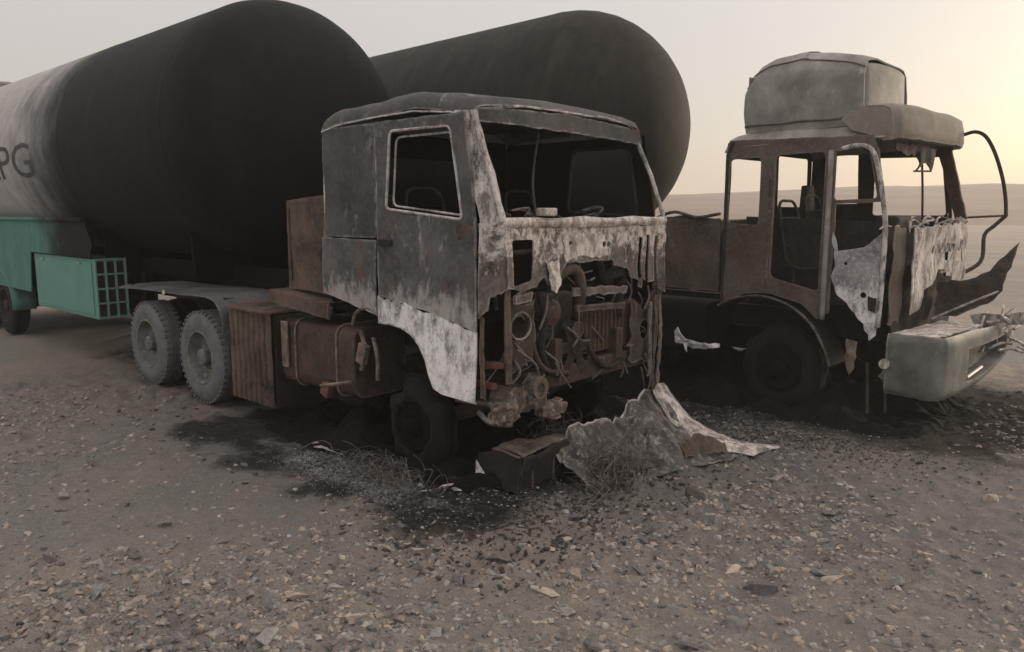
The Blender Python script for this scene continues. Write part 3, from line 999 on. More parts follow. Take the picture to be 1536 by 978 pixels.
# far side
winf = rnd_poly([(3.25, 2.1), (3.32, 2.70), (3.98, 2.70), (4.10, 2.05)], .07, 4)
fd = MB().plate([(2.4, 1.3), (2.4, 2.8), (4.14, 2.8), (4.26, 2.05), (4.26, .9), (3.85, .8), (3.6, 1.15), (3.1, 1.25)], [winf], side(1.15), .12, .012, .01).build("far_side_panel", 'black', A)
MB().tube([(p[0], 1.13, p[1]) for p in winf], .016, 6, closed=True).build("far_window_frame", 'char', fd)

# A-pillars, cowl, front corner
pil = MB()
pil.plate(ragged([(4.02, 2.82), (4.17, 2.82), (4.44, 2.03), (4.42, 1.70), (4.27, 1.75), (4.27, 2.05)], .006, .07, 4, skip=(3, 4)), (), lambda u, v: (u, -1.165 + .07 * max(0, (u - lerp_tab([(1.7, 4.30), (2.05, 4.30), (2.82, 4.06)], v))) / .1, v), .05, .03, .006, seed=3)
pil.build("windscreen_pillar", 'frame', A, angle=40)
MB().tube([(4.14, -1.10, 2.80), (4.29, -1.10, 2.42), (4.445, -1.11, 2.03)], .022, 7).build("pillar_flange", 'frame', A)
MB().tube([(4.14, 1.02, 2.74), (4.29, 1.04, 2.42), (4.43, 1.05, 2.04)], .020, 7).build("far_windscreen_pillar", 'frame', A)
MB().box((4.10, .98, 2.79), (.12, .14, .10), Matrix.Rotation(R(12), 3, 'X'), .02).build("roof_corner_bracket", 'brown', A)
mb = MB()
mb.grid(34, 6, lambda u, v: Vector((4.43 + .03 * math.cos((2 * u - 1) * 1.3) + .02 * math.sin(v * math.pi) + .008 * nz((u * 9, v, 0), 1), -1.12 + 2.18 * u, 1.985 + .075 * v + .012 * nz((u * 6, v * 2, 5), 1))), .02)
mb.build("cowl_beam", 'plate', A, angle=50)
MB().box((4.44, -.63, 2.10), (.08, .16, .06), bevel=.012).build("wiper_mount", 'plate', A)
# curved corner panel, burnt away below
def corner_map(u, v):
    q = math.pi / 2 * u
    return (4.27 + .17 * math.sin(q), -1.175 + .13 * (1 - math.cos(q)), v)
MB().plate(ragged([(0, 1.34), (.30, 1.40), (.36, 1.50), (.72, 1.53), (1, 1.56), (1, 2.02), (0, 2.02)], .012, .06, 14), (), corner_map, .08, .01, .010, seed=5).build("corner_panel", 'face', A, angle=40)
MB().plate(ragged([(0, .74), (.16, .74), (.14, 1.34), (0, 1.34)], .02, .06, 15), (), corner_map, .08, .01, .008, seed=5).build("corner_strip", 'brown', A, angle=40)
MB().plate(ragged([(4.20, .95), (4.42, .98), (4.42, 1.02), (4.20, 1.01)], .006, .05, 16), (), side(-1.10), .06, .02, .008).build("corner_brace", 'red', A)
# front face: strips, plates, holes
FX = 4.44
fr = lambda x: (lambda u, v: (x, u, v))
MB().plate(ragged([(-1.075, .86), (-1.015, .86), (-1.02, 1.95), (-1.075, 1.97)], .006, .08, 2), (), fr(FX), .08, .014, .01).build("front_strip", 'brown', A)
ho = lambda y, z, r: [(y + r * math.cos(q), z + r * math.sin(q)) for q in np.linspace(0, 2 * math.pi, 10, endpoint=False)]
face_out = [(-1.09, 1.99), (1.05, 1.985), (1.06, 1.22), (.97, 1.18), (.94, 1.36), (.72, 1.40), (.69, 1.52), (.50, 1.54), (.46, 1.62), (.25, 1.66), (.22, 1.71), (-.40, 1.71), (-.46, 1.64), (-.50, 1.56), (-.62, 1.55), (-.66, 1.62), (-.76, 1.55), (-.95, 1.53), (-1.09, 1.56)]
fp = MB().plate(ragged(face_out, .008, .05, 7), [rnd_poly([(-1.03, 1.57), (-.81, 1.60), (-.79, 1.90), (-1.03, 1.90)], .03, 3), ragged([(.62, 1.45), (.68, 1.44), (.68, 1.88), (.62, 1.89)], .006, .06, 3), ragged([(.745, 1.5), (.79, 1.48), (.80, 1.90), (.745, 1.90)], .006, .06, 4), ragged([(.88, 1.42), (.93, 1.42), (.93, 1.89), (.88, 1.89)], .006, .06, 5), ho(.09, 1.84, .022), ho(.155, 1.835, .022), ho(-.36, 1.86, .018)], fr(FX), .06, .012, .016, seed=8).build("front_panel", 'face', A, angle=40)
MB().plate(ragged([(-.46, 1.93), (.20, 1.92), (.22, 1.88), (.16, 1.75), (.02, 1.73), (-.20, 1.76), (-.42, 1.72)], .016, .05, 70), [ho(.09, 1.84, .026), ho(.155, 1.835, .026), ho(-.36, 1.86, .022)], fr(FX + .014), .06, .006, .010, seed=8).build("pale_front_plate", 'plate', fp, angle=40)
MB().plate(ragged([(-.50, 1.75), (-.51, 1.55), (-.57, 1.49), (-.625, 1.52), (-.65, 1.72)], .010, .04, 9), (), lambda u, v: (FX + .022 + .05 * max(0, 1.75 - v) * 2, u, v), .05, .006, .010).build("hanging_tongue", 'plate', fp)
MB().plate(ragged([(-1.0, 1.50), (-.86, 1.56), (-.78, 1.66), (-.80, 1.58), (-.93, 1.49)], .012, .04, 5), (), lambda u, v: (FX + .02 + (v - 1.5) * .15, u, v), .05, .01, .01).build("bent_scrap", 'face', fp)
for i, (y0, z0, z1, w, mt) in enumerate(((.82, .62, 1.3, .05, 'face'), (.93, .45, 1.35, .04, 'engine'), (1.01, .42, 1.5, .05, 'face'))):
    MB().plate(ragged([(y0, z0), (y0 + w, z0 + .03), (y0 + w, z1), (y0, z1)], .012, .05, 20 + i), (), lambda u, v: (FX - .02 * i / 4 + .02 * nz((u, v, i), 2), u, v), .06, .012, .014, seed=i).build("front_post", mt, A)
MB().plate(ragged([(.56, .80), (1.02, .74), (1.02, 1.40), (.80, 1.22), (.62, 1.36)], .025, .05, 31), [ho(.82, 1.05, .09)], fr(FX - .05), .06, .012, .025, seed=5).build("mangled_lamp_panel", 'engine', A)
MB().plate(ragged([(-1.02, .92), (-.74, .98), (-.70, 1.20), (-.72, 1.46), (-.86, 1.42), (-1.02, 1.48)], .022, .05, 32), [ragged(ho(-.89, 1.24, .10), .006, .03, 2)], fr(FX - .03), .06, .012, .022, seed=6).build("near_lamp_panel", 'engine', A)
MB().plate(ragged([(-.30, 1.44), (.44, 1.41), (.46, 1.475), (-.28, 1.51)], .012, .05, 33), (), fr(FX - .02), .06, .02, .014).build("front_cross_bar", 'face', A)
mb = MB()
mb.plate(ragged([(-1.0, 1.44), (-.82, 1.45), (-.80, 1.52), (-1.0, 1.50)], .008, .07, 34), (), fr(FX - .02), .07, .03, .012)
mb.build("front_cross_bar", 'face', A)
MB().plate(ragged([(-.24, 1.31), (.44, 1.28), (.44, 1.335), (-.24, 1.365)], .008, .07, 35), (), fr(FX - .03), .07, .03, .012).build("lower_cross_bar", 'engine', A)

# engine bay: firewall, radiator, block, hoses, lamp ring
MB().plate([(-1.05, .95), (1.0, .95), (1.0, 1.97), (-1.05, 1.97)], (), fr(4.02), .12, .012, .02).build("firewall", 'black', A)
rad = MB().box((4.28, .38, 1.12), (.09, .80, .40), bevel=.012).build("radiator", 'rusty', A)
for k in range(13):
    MB().box((4.33, .02 + .06 * k, 1.12), (.012, .018, .36)).build("radiator_tube", 'rusty', rad)
mb = MB()
mb.box((4.10, -.25, 1.20), (.30, .42, .52), bevel=.05)
mb.box((4.18, -.45, 1.02), (.22, .20, .28), bevel=.04)
mb.lathe([(-.13, .001), (-.13, .10), (.02, .115), (.10, .10), (.13, .06), (.13, .001)], (4.30, -.50, 1.33), 'x', 18)
mb.lathe([(-.05, .001), (-.05, .07), (.08, .07), (.08, .001)], (4.33, -.18, 1.16), 'x', 16)
mb.build("engine_block", 'engine', A, angle=40)
mb = MB().lathe([(0, .001), (0, .10), (.015, .105), (.02, .07), (.035, .065), (.035, .001)], (4.36, -.18, 1.02), 'x', 18)
for k in range(6):
    q = math.pi / 3 * k
    mb.box((4.37, -.18 + .16 * math.cos(q), 1.02 + .16 * math.sin(q)), (.008, .09, .20), Matrix.Rotation(q - math.pi / 2, 3, 'X'))
mb.build("cooling_fan", 'char', A, angle=40)
for pts, r, mt in (
    ([(4.36, -.46, 1.48), (4.40, -.42, 1.62), (4.42, -.30, 1.66), (4.42, -.20, 1.60), (4.41, -.16, 1.45), (4.36, -.15, 1.25)], .045, 'engine'),
    ([(4.30, .30, 1.52), (4.36, .36, 1.58), (4.36, .46, 1.58), (4.32, .52, 1.48), (4.30, .50, 1.2)], .055, 'char'),
    ([(4.36, -.62, 1.50), (4.40, -.60, 1.30), (4.38, -.62, 1.05), (4.36, -.50, .85)], .03, 'char'),
    ([(4.34, -.75, 1.4), (4.38, -.72, 1.1), (4.40, -.60, .9), (4.40, -.3, .82)], .022, 'rusty'),
    ([(4.34, -.02, 1.1), (4.40, .05, .9), (4.38, .3, .78), (4.36, .6, .85)], .025, 'char')):
    MB().tube(spline(pts, 6), r, 10).build("hose", mt, A, smooth=True)
lr = MB().tube([(4.42, -.90 + .115 * math.cos(q), 1.27 + .10 * math.sin(q)) for q in np.linspace(0, 2 * math.pi, 24, endpoint=False)], .009, 6, closed=True).build("headlamp_ring", 'face', A)
MB().lathe([(-.10, .001), (-.09, .06), (-.03, .10), (0, .105)], (4.40, -.90, 1.27), 'x', 18).build("lamp_bowl", 'char', lr)
mb = MB()
rg2 = random.Random(17)
for k in range(46):
    y0 = rg2.uniform(-1.0, .95)
    z0 = rg2.uniform(.65, 1.6)
    p0 = Vector((rg2.uniform(4.28, 4.44), y0, z0))
    d = Vector((rg2.uniform(-.05, .08), rg2.uniform(-.22, .22), rg2.uniform(-.28, .05)))
    mb.tube(spline([p0, p0 + d * .5 + Vector((.03, rg2.uniform(-.06, .06), 0)), p0 + d], 4), rg2.uniform(.004, .011), 5)
mb.build("burnt_wiring", 'wire', A)["kind"] = "stuff"
MB().box((4.30, .1, .80), (.14, 1.75, .16), bevel=.02).build("front_crossmember", 'rusty', A)
# steering gear and bracket castings by the near front corner
mb = MB()
def casting(c, d, seed):
    c = Vector(c)
    def f(u, v):
        q, e = 2 * math.pi * u, math.pi * (v - .5)
        n_ = Vector((math.cos(q) * math.cos(e), math.sin(q) * math.cos(e), math.sin(e)))
        p = Vector([math.copysign(abs(a) ** .55, a) for a in n_])
        k = 1 + .35 * nz(n_, 1.7, seed) + .22 * nz(n_, 4, seed + 3) + .14 * nz(n_, 9, seed + 5)
        return c + Vector((p.x * d[0], p.y * d[1], p.z * d[2])) * k
    mb.grid(20, 12, f)
casting((4.34, -.92, .70), (.12, .15, .10), 1)
casting((4.42, -.74, .74), (.08, .09, .11), 4)
casting((4.40, -1.06, .64), (.08, .10, .07), 7)
casting((4.46, -.60, .60), (.07, .13, .06), 9)
mb.lathe([(-.05, .04), (-.05, .085), (.06, .085), (.06, .04)], (4.46, -.78, .80), 'x', 16)
mb.tube(spline([(4.2, -1.12, .62), (4.36, -1.16, .58), (4.44, -1.02, .55)], 5), .020, 7)
mb.tube([(3.9, -1.06, .66), (4.3, -1.05, .68)], .022, 8)
mb.build("steering_gear", 'gear', A, angle=15)
MB().box((4.18, -1.08, .83), (.30, .05, .05), bevel=.01).build("step_bracket", 'red', A)

# ------------------------------------------------------------------ near tank trailer
TA = empty("tank_trailer", ORG_A, ANG_A, "soot-black tank trailer with grey PG lettered end and teal side box, behind the nearest cab", "trailer")
RT, ZC, SF, DOME = 1.48, 3.00, -0.06, 0.62
def tank_obj(parent, R_, zc, sf, dome, L, mat, yoff=0.0):
    prof = [(-L - dome * R_, .001)]
    for k in range(1, 9):
        q = math.pi / 2 * k / 8
        prof.append((-L - dome * R_ * math.cos(q), R_ * math.sin(q)))
    for k in range(1, 24):
        prof.append((-L + L * k / 24 + 0, R_))
    for k in range(0, 13):
        q = math.pi / 2 * k / 12
        prof.append((dome * R_ * math.sin(q), max(.001, R_ * math.cos(q))))
    prof = [(a + sf, r) for a, r in prof]
    return MB().lathe(prof, (0, yoff, zc), 'x', 96).build("tank", mat, parent, angle=50)
tk = tank_obj(TA, RT, ZC, SF, DOME, 10.5, 'tank_a')
for sx in (-9.0, -6.2, -3.1, -.065):
    MB().lathe([(-.012, RT), (-.008, RT + .003), (.008, RT + .003), (.012, RT)], (sx, 0, ZC), 'x', 96).build("weld_seam", 'tank_a', tk, smooth=True)
mb = MB()
mb.lathe([(0, .28), (.18, .28), (.18, .32), (.22, .32), (.24, .2), (.25, .001)], (-10.3, 0, ZC + RT - .03), 'z', 24)
mb.build("manhole", 'tank_a', tk, angle=40)
# lettering wrapped on the tank flank
def lettering(txt, parent, x0, z_mid, h, R_, zc, mat):
    cu = bpy.data.curves.new("lettering", 'FONT')
    cu.body = txt
    cu.size = h / 0.72
    cu.resolution_u = 3
    ob = bpy.data.objects.new("lettering_tmp", cu)
    col.objects.link(ob)
    dg = bpy.context.evaluated_depsgraph_get()
    me = bpy.data.meshes.new_from_object(ob.evaluated_get(dg))
    bpy.data.objects.remove(ob)
    bm = bmesh.new()
    bm.from_mesh(me)
    for i in range(1, 12):
        bmesh.ops.bisect_plane(bm, geom=bm.verts[:] + bm.edges[:] + bm.faces[:], plane_co=(0, h * i / 12, 0), plane_no=(0, 1, 0), dist=1e-5)
    w = max(v.co.x for v in bm.verts)
    for v in bm.verts:
        arc = (v.co.y - h / 2)
        ang = math.asin(max(-1, min(1, (z_mid - zc) / R_))) + arc / R_
        v.co = Vector((x0 - (w - v.co.x) * 1.95, -(R_ + .005) * math.cos(ang), zc + (R_ + .005) * math.sin(ang)))
    bm.to_mesh(me)
    bm.free()
    me.materials.append(M[mat])
    o = bpy.data.objects.new("lettering", me)
    col.objects.link(o)
    o.parent = parent
    return o
lettering("LPG", tk, -4.22, 2.84, .50, RT, ZC, 'letter')
# frame, saddles, king-pin plate, landing legs
for sy in (-1, 1):
    MB().box((-5.0, sy * .45, 1.36), (12.4, .09, .22)).build("frame_rail", 'black', TA)
for sx in (-.6, -3.2, -6.2, -9.2):
    MB().plate([(-.95, 1.30), (.95, 1.30)] + [(RT * 1.005 * math.sin(q), ZC - RT * 1.005 * math.cos(q)) for q in np.linspace(.72, -.72, 14)], (), lambda u, v: (sx, u, v), .2, .05, 0).build("saddle", 'black', TA)
MB().box((.1, 0, 1.265), (1.6, 1.0, .05), bevel=.01).build("kingpin_plate", 'black', TA)
for sy in (-1, 1):
    mb = MB()
    mb.box((-2.45, sy * .72, .95), (.12, .12, .70), bevel=.01)
    mb.box((-2.45, sy * .72, .52), (.09, .09, .40), bevel=.01)
    mb.box((-2.45, sy * .72, .31), (.28, .26, .03), bevel=.008)
    mb.build("landing_leg", 'black', TA)
# teal valance below the tank, teal box with latticed end
MB().plate([(-10.2, .86), (-5.55, .86), (-5.45, 1.49), (-3.0, 1.49), (-2.9, 1.66), (-3.1, 1.98), (-10.2, 1.98)], (), lambda u, v: (u, -1.235, v), .3, .015, .006).build("side_valance", 'teal', TA)
MB().box((-6.6, -1.25, 2.0), (7.0, .05, .05), bevel=.01).build("valance_rail", 'teal', TA)
tb = MB().box((-4.22, -.99, 1.06), (2.42, .40, .82), bevel=.012).build("locker", 'teal_box', TA)
MB().box((-4.22, -1.196, 1.06), (2.30, .012, .72), bevel=.004).build("locker_door", 'teal_box', tb)
for hx in (-5.0, -3.5):
    MB().box((hx, -1.208, 1.40), (.12, .02, .04)).build("locker_hinge", 'teal_light', tb)
lat = MB()
for z in np.linspace(.67, 1.46, 5):
    lat.box((-2.975, -.99, z), (.03, .42, .022))
for y in np.linspace(-1.185, -.80, 4):
    lat.box((-2.965, y, 1.065), (.03, .022, .82))
lat.build("end_lattice", 'teal_light', tb)
for y in (-1.12, -.99, -.865):
    MB().box((-3.0, y, 1.06), (.02, .10, .74)).build("lattice_slat", 'char', tb)
MB().plate([(-10.2, .55), (1.0, .55), (1.0, 1.95), (-10.2, 1.98)], (), lambda u, v: (u, 1.21, v), .4, .015, .01).build("far_dark_sheet", 'black', TA)  # added sheet that keeps the view under the tank dark
# trailer axles
for ax in (-7.15, -8.5, -9.85):
    MB().tube([(ax, -1.0, .52), (ax, 1.0, .52)], .075, 10).build("axle", 'char', TA)
    for sy in (-1, 1):
        make_wheel(TA, ax, sy * 1.22, .515, sy, tyre='tyre_black', rim='char')
    MB().box((ax, 0, .93), (.2, 1.0, .62)).build("suspension_hanger", 'black', TA)
MB().grid(16, 3, lambda u, v: Vector((-7.15 + .66 * math.cos(math.pi * (1.02 - 1.04 * u)), -1.27 + .36 * v, .52 + .62 * math.sin(math.pi * (1.02 - 1.04 * u)))), .012).build("mudguard", 'teal', TA, smooth=True)

# ------------------------------------------------------------------ far tank trailer
c_, s_ = math.cos(R(-44)), math.sin(R(-44))
ORG_TB = Vector((-3.45, 8.28, 0)) + Vector((-s_, c_, 0)) * 5.0 + Vector((c_, s_, 0)) * 1.30
TB = empty("tank_trailer", ORG_TB, R(-44), "soot-brown tank trailer with rounded front end, rising behind the nearest cab roof", "trailer")
RB, ZB = 1.55, 3.23
tkb = tank_obj(TB, RB, ZB, 0.0, .95, 11.0, 'tank_b')
for sx in (-7.5, -5.0, -2.5, -.005):
    MB().lathe([(-.012, RB), (-.008, RB + .003), (.008, RB + .003), (.012, RB)], (sx, 0, ZB), 'x', 96).build("weld_seam", 'tank_b', tkb, smooth=True)
mb = MB()
mb.lathe([(0, .10), (.10, .10), (.10, .14), (.14, .14), (.14, .05), (.24, .05), (.26, .001)], (-5.2, -.15, ZB + RB - .02), 'z', 16)
mb.tube([(-5.3, -.15, ZB + RB + .2), (-5.1, -.15, ZB + RB + .2)], .03, 6)
mb.build("relief_valve", 'char', tkb, angle=40)
for sy in (-1, 1):
    MB().box((-5.0, sy * .45, 1.30), (13.0, .09, .22)).build("frame_rail", 'black', TB)
for sx in (-.5, -3.5, -6.5, -9.5):
    MB().plate([(-.95, 1.25), (.95, 1.25)] + [(RB * 1.005 * math.sin(q), ZB - RB * 1.005 * math.cos(q)) for q in np.linspace(.66, -.66, 14)], (), lambda u, v: (sx, u, v), .2, .05, 0).build("saddle", 'black', TB)
for ax in (-8.0, -9.4):
    MB().tube([(ax, -1.0, .52), (ax, 1.0, .52)], .075, 10).build("axle", 'char', TB)
    for sy in (-1, 1):
        make_wheel(TB, ax, sy * 1.22, .515, sy, tyre='tyre_black', rim='char')
    MB().box((ax, 0, .90), (.2, 1.0, .60)).build("suspension_hanger", 'black', TB)
for sy in (-1, 1):
    mb = MB()
    mb.box((-2.6, sy * .7, .82), (.12, .12, .80), bevel=.01)
    mb.box((-2.6, sy * .7, .27), (.09, .09, .40), bevel=.01)
    mb.box((-2.6, sy * .7, .03), (.28, .26, .03), bevel=.008)
    mb.build("landing_leg", 'black', TB)
# ------------------------------------------------------------------ second tractor unit (truck B)
B = empty("tractor_truck", ORG_B, ANG_B, "burnt skeletal tractor truck with smoky grey roof fairing and grey green bumper corner", "truck")
YB = -1.05
for sy in (-1, 1):
    MB().box((1.1, sy * .42, .90), (6.4, .08, .26)).build("chassis_rail", 'char', B)
for cx in (-1.9, -.6, .8, 2.2, 4.1):
    MB().box((cx, 0, .90), (.10, .76, .18)).build("cross_member", 'char', B)
MB().box((-.2, 0, 1.09), (.95, .85, .10), bevel=.02).build("fifth_wheel", 'char', B)
for ax in (-.1, -1.45):
    MB().tube([(ax, -.95, .52), (ax, -.3, .52), (ax, -.2, .52), (ax, .2, .52), (ax, .3, .52), (ax, .95, .52)], [.08, .09, .19, .19, .09, .08], 14).build("axle", 'char', B, angle=40)
    for sy in (-1, 1):
        make_wheel(B, ax, sy * 1.16, .515, sy, tyre='tyre_black', rim='char')
MB().tube([(3.3, -.95, .48), (3.3, -.6, .42), (3.3, .6, .42), (3.3, .95, .48)], .065, 8).build("front_axle", 'char', B)
for sy in (-1, 1):
    make_wheel(B, 3.3, sy * 1.02, .44, sy, Rt=.46, tyre='tyre_black', rim='black', front=True, wob=.16)
# arch lip over the front wheel
ap = spline([(2.60, -1.08, 1.06), (2.85, -1.09, 1.17), (3.16, -1.10, 1.20), (3.45, -1.10, 1.12), (3.68, -1.10, .95), (3.82, -1.09, .72), (3.88, -1.08, .55)], 6)
mb = MB()
nA = len(ap)
mb.grid(nA - 1, 4, lambda u, v: ap[int(round(u * (nA - 1)))] + Vector((0, .42 * v, .02 * nz((u * 8, v * 2, 2), 1))), .012)
mb.build("wheel_arch", 'char', B, angle=40)
MB().tube([p + Vector((0, -.005, .01)) for p in ap], [.012 + .012 * abs(nz(p, 6, 1)) for p in ap], 6).build("arch_lip", 'engine', B)
# box and tank behind the cab, plus an added dark box on the far side
mb = MB()
mb.plate(ragged([(1.55, 1.20), (2.50, 1.20), (2.50, 2.03), (1.95, 2.06), (1.55, 2.0)], .01, .08, 5), (), side(-.92), .1, .015, .014)
mb.plate([(1.55, -.92), (2.50, -.92), (2.50, -.2), (1.55, -.2)], (), lambda u, v: (u, v, 2.0), .15, .015, .01)
mb.plate([(-.92, 1.2), (-.2, 1.2), (-.2, 2.0), (-.92, 2.0)], (), lambda u, v: (2.50, u, v), .15, .015, .01)
mb.build("equipment_housing", 'shell_b', B)
MB().tube(spline([(1.62, -.93, 2.02), (1.9, -.94, 2.10), (2.2, -.94, 2.04), (2.5, -.94, 2.08)], 5), .02, 6).build("housing_rail", 'engine', B)
MB().tube([(1.62, -.95, 1.9), (1.62, -.95, 2.32)], .016, 6).build("upright_pipe", 'rusty', B)
pr2 = rnd_poly([(-1.08, .45), (-.52, .45), (-.52, 1.08), (-1.08, 1.08)], .14, 5)
mb = MB()
mb.grid(len(pr2), 8, lambda u, v: Vector((1.2 + 1.25 * v, pr2[int(round(u * len(pr2))) % len(pr2)][0] + .015 * nz((u * 6, v * 4, 1), 1), pr2[int(round(u * len(pr2))) % len(pr2)][1])))
for xe in (1.2, 2.45):
    mb.plate(pr2, (), lambda u, v: (xe, u, v), .12, .004, .01)
mb.build("fuel_tank", 'black', B, angle=40)
MB().box((1.6, .80, .72), (2.3, .5, .72), bevel=.06).build("far_blocker_box", 'black', B)  # added dark box hiding the bright ground behind the underside
MB().box((1.1, 0, .62), (4.6, .7, .30), bevel=.04).build("gearbox_and_shaft", 'black', B)
mb = MB()
mb.plate(ragged([(2.08, .72), (2.12, .60), (2.35, .56), (2.66, .60), (2.66, .64), (2.40, .63), (2.22, .66), (2.13, .78)], .01, .05, 3), (), lambda u, v: (u, -1.12 + .05 * nz((u, v, 0), 9), v), .05, .012, .02)
mb.build("torn_strip", 'white', B)

# cab shell: near side skeleton
sk = [(2.62, 1.10), (2.62, 2.72), (2.66, 2.86), (4.16, 2.82), (4.22, 2.68), (4.30, 2.20), (3.84, 2.18), (3.84, 1.10), (3.72, 1.02), (3.55, 1.16), (3.2, 1.25), (2.9, 1.22)]
hole1 = rnd_poly([(2.67, 1.98), (2.675, 2.66), (3.03, 2.67), (3.03, 1.96)], .05, 4)
hole2 = rnd_poly([(3.19, 1.42), (3.20, 2.68), (3.715, 2.69), (3.715, 1.30)], .06, 4)
hole3 = rnd_poly([(3.82, 2.215), (3.82, 2.70), (4.13, 2.70), (4.23, 2.23)], .04, 4)
MB().plate(ragged(sk, .005, .1, 4), [hole1, hole2, hole3], side(YB), .09, .02, .010, seed=7).build("side_shell", 'shell_b', B, angle=40)
MB().tube([(2.64, YB - .012, z) for z in np.linspace(1.1, 2.7, 16)] + [(2.70, YB - .012, 2.84)], .022, 7).build("rear_corner_post", 'char', B)
MB().tube([(3.775, YB - .03, z) for z in np.linspace(1.02, 2.70, 18)], [.028 + .008 * abs(nz((z, 1, 1), 6)) for z in np.linspace(1.02, 2.70, 18)], 7).build("door_post", 'fairing', B, smooth=True)
MB().tube([(3.15, YB - .02, z) for z in np.linspace(1.3, 2.66, 14)], .014, 6).build("panel_seam", 'engine', B)
MB().tube(spline([(3.84, YB - .03, 2.70), (4.02, YB - .03, 2.73), (4.16, YB - .03, 2.68), (4.24, YB - .03, 2.45), (4.31, YB - .03, 2.1), (4.33, YB - .03, 1.85), (4.33, YB - .03, 1.4), (4.32, YB - .03, 1.0)], 6), .024, 7).build("door_frame", 'frame', B, smooth=True)
MB().plate(ragged([(3.84, 1.90), (3.90, 1.72), (4.02, 1.74), (4.20, 1.80), (4.33, 1.93), (4.34, 1.20), (4.31, .92), (4.25, .86), (4.19, 1.02), (4.05, 1.16), (3.92, 1.28), (3.86, 1.42), (3.88, 1.62)], .018, .05, 6), [ho(3.99, 1.60, .018), ho(4.17, 1.30, .03)], lambda u, v: (u, YB - .045, v), .06, .012, .014, seed=15).build("torn_door_skin", 'white', B, angle=40)
MB().plate(ragged([(4.22, 1.30), (4.30, 1.28), (4.30, 1.14), (4.23, 1.16)], .01, .04, 3), (), side(YB - .058), .05, .004, .003).build("scorch_hole", 'char', B)
MB().plate(ragged([(4.04, .86), (4.15, .84), (4.14, .58), (4.09, .50), (4.05, .62)], .01, .05, 9), (), side(YB - .05), .06, .012, .01).build("step_hanger", 'tan', B)
# dark sheet added so the opening below the sills reads dark
MB().plate([(2.70, 1.15), (4.25, 1.0), (4.25, 2.0), (2.70, 2.05)], (), side(-.70), .15, .015, .02).build("inner_dark_sheet", 'char', B)
MB().box((3.4, 0, 1.2), (1.65, 2.0, .05)).build("cab_floor", 'char', B)
# rear wall with two window openings, far side with one
rw = [(-1.03, 1.15), (1.03, 1.15), (1.03, 2.84), (-1.03, 2.84)]
MB().plate(rw, [rnd_poly([(-.98, 1.94), (-.24, 1.94), (-.28, 2.68), (-.98, 2.68)], .04, 3), rnd_poly([(.14, 2.16), (.97, 2.16), (.95, 2.76), (.12, 2.76)], .04, 3)], lambda u, v: (2.62, u, v), .15, .02, .008).build("rear_wall", 'char', B)
MB().plate([(2.62, 1.1), (4.28, 1.1), (4.30, 2.06), (4.20, 2.82), (2.64, 2.86)], [rnd_poly([(2.94, 2.20), (3.24, 2.20), (3.21, 2.80), (2.92, 2.80)], .03, 3), rnd_poly([(3.42, 2.06), (4.24, 2.06), (4.15, 2.72), (3.42, 2.74)], .04, 3)], side(1.05), .15, .015, .008).build("far_side_shell", 'char', B)
seat(B, 3.30, -.55, 1.22)
sb = seat(B, 3.05, .62, 1.30)
mb = MB()
mb.grid(8, 10, lambda u, v: Vector((2.86 - .05 * v + .03 * math.sin(u * math.pi), .62 + .20 * (2 * u - 1) * (1 - .35 * max(0, v - .6) / .4), 1.62 + .80 * v + .02 * nz((u * 4, v * 5, 3), 1))), .05)
mb.build("seat_back", 'char', B, smooth=True)

# roof with front cap, tall fairing
def roofb(u, v):
    x = 2.60 + 1.66 * u
    y = -1.07 + 2.14 * v
    e = abs(2 * v - 1)
    z = 2.94 - .14 * max(0, (e - .86) / .14) ** 2 + .03 * (1 - e) + .02 * nz((x, y, 1), 2.5)
    z -= .06 * max(0, (.12 - u) / .12) ** 2
    return Vector((x, y, z))
MB().grid(18, 20, roofb, .015).build("roof", 'fairing', B, angle=50)
# sun visor / front cap across the roof edge
def cap(u, v):
    y = -1.06 + 2.12 * u
    pr_ = [(3.95, 3.00), (4.05, 3.07), (4.18, 3.11), (4.34, 3.10), (4.385, 3.07), (4.41, 2.96), (4.42, 2.84), (4.41, 2.805), (4.34, 2.80)]
    t = v * (len(pr_) - 1)
    i = min(len(pr_) - 2, int(t))
    f = t - i
    x = pr_[i][0] * (1 - f) + pr_[i + 1][0] * f
    z = pr_[i][1] * (1 - f) + pr_[i + 1][1] * f
    bow = .07 * abs(2 * u - 1) ** 3
    end = max(0, abs(2 * u - 1) - .94) / .06
    return Vector((x - bow - .03 * end, y, z + .02 * u - .02 * end + .014 * nz((x * 4, y * 2.2, z * 4), 1) - .035 * max(0, nz((y * 3.5, 2, 4), 1)) * (v > .7)))
cp = MB().grid(34, 24, cap, .014).build("front_roof_cap", 'cap', B, angle=50)
for ue in (0, 1):
    MB().plate([(cap(ue, t).x, cap(ue, t).z) for t in np.linspace(0, 1, 17)] + [(4.2, 2.80), (3.95, 2.88)], (), lambda a, b_: (a, -1.05 + 2.10 * ue, b_), .12, .01, .004).build("cap_end", 'cap', cp)
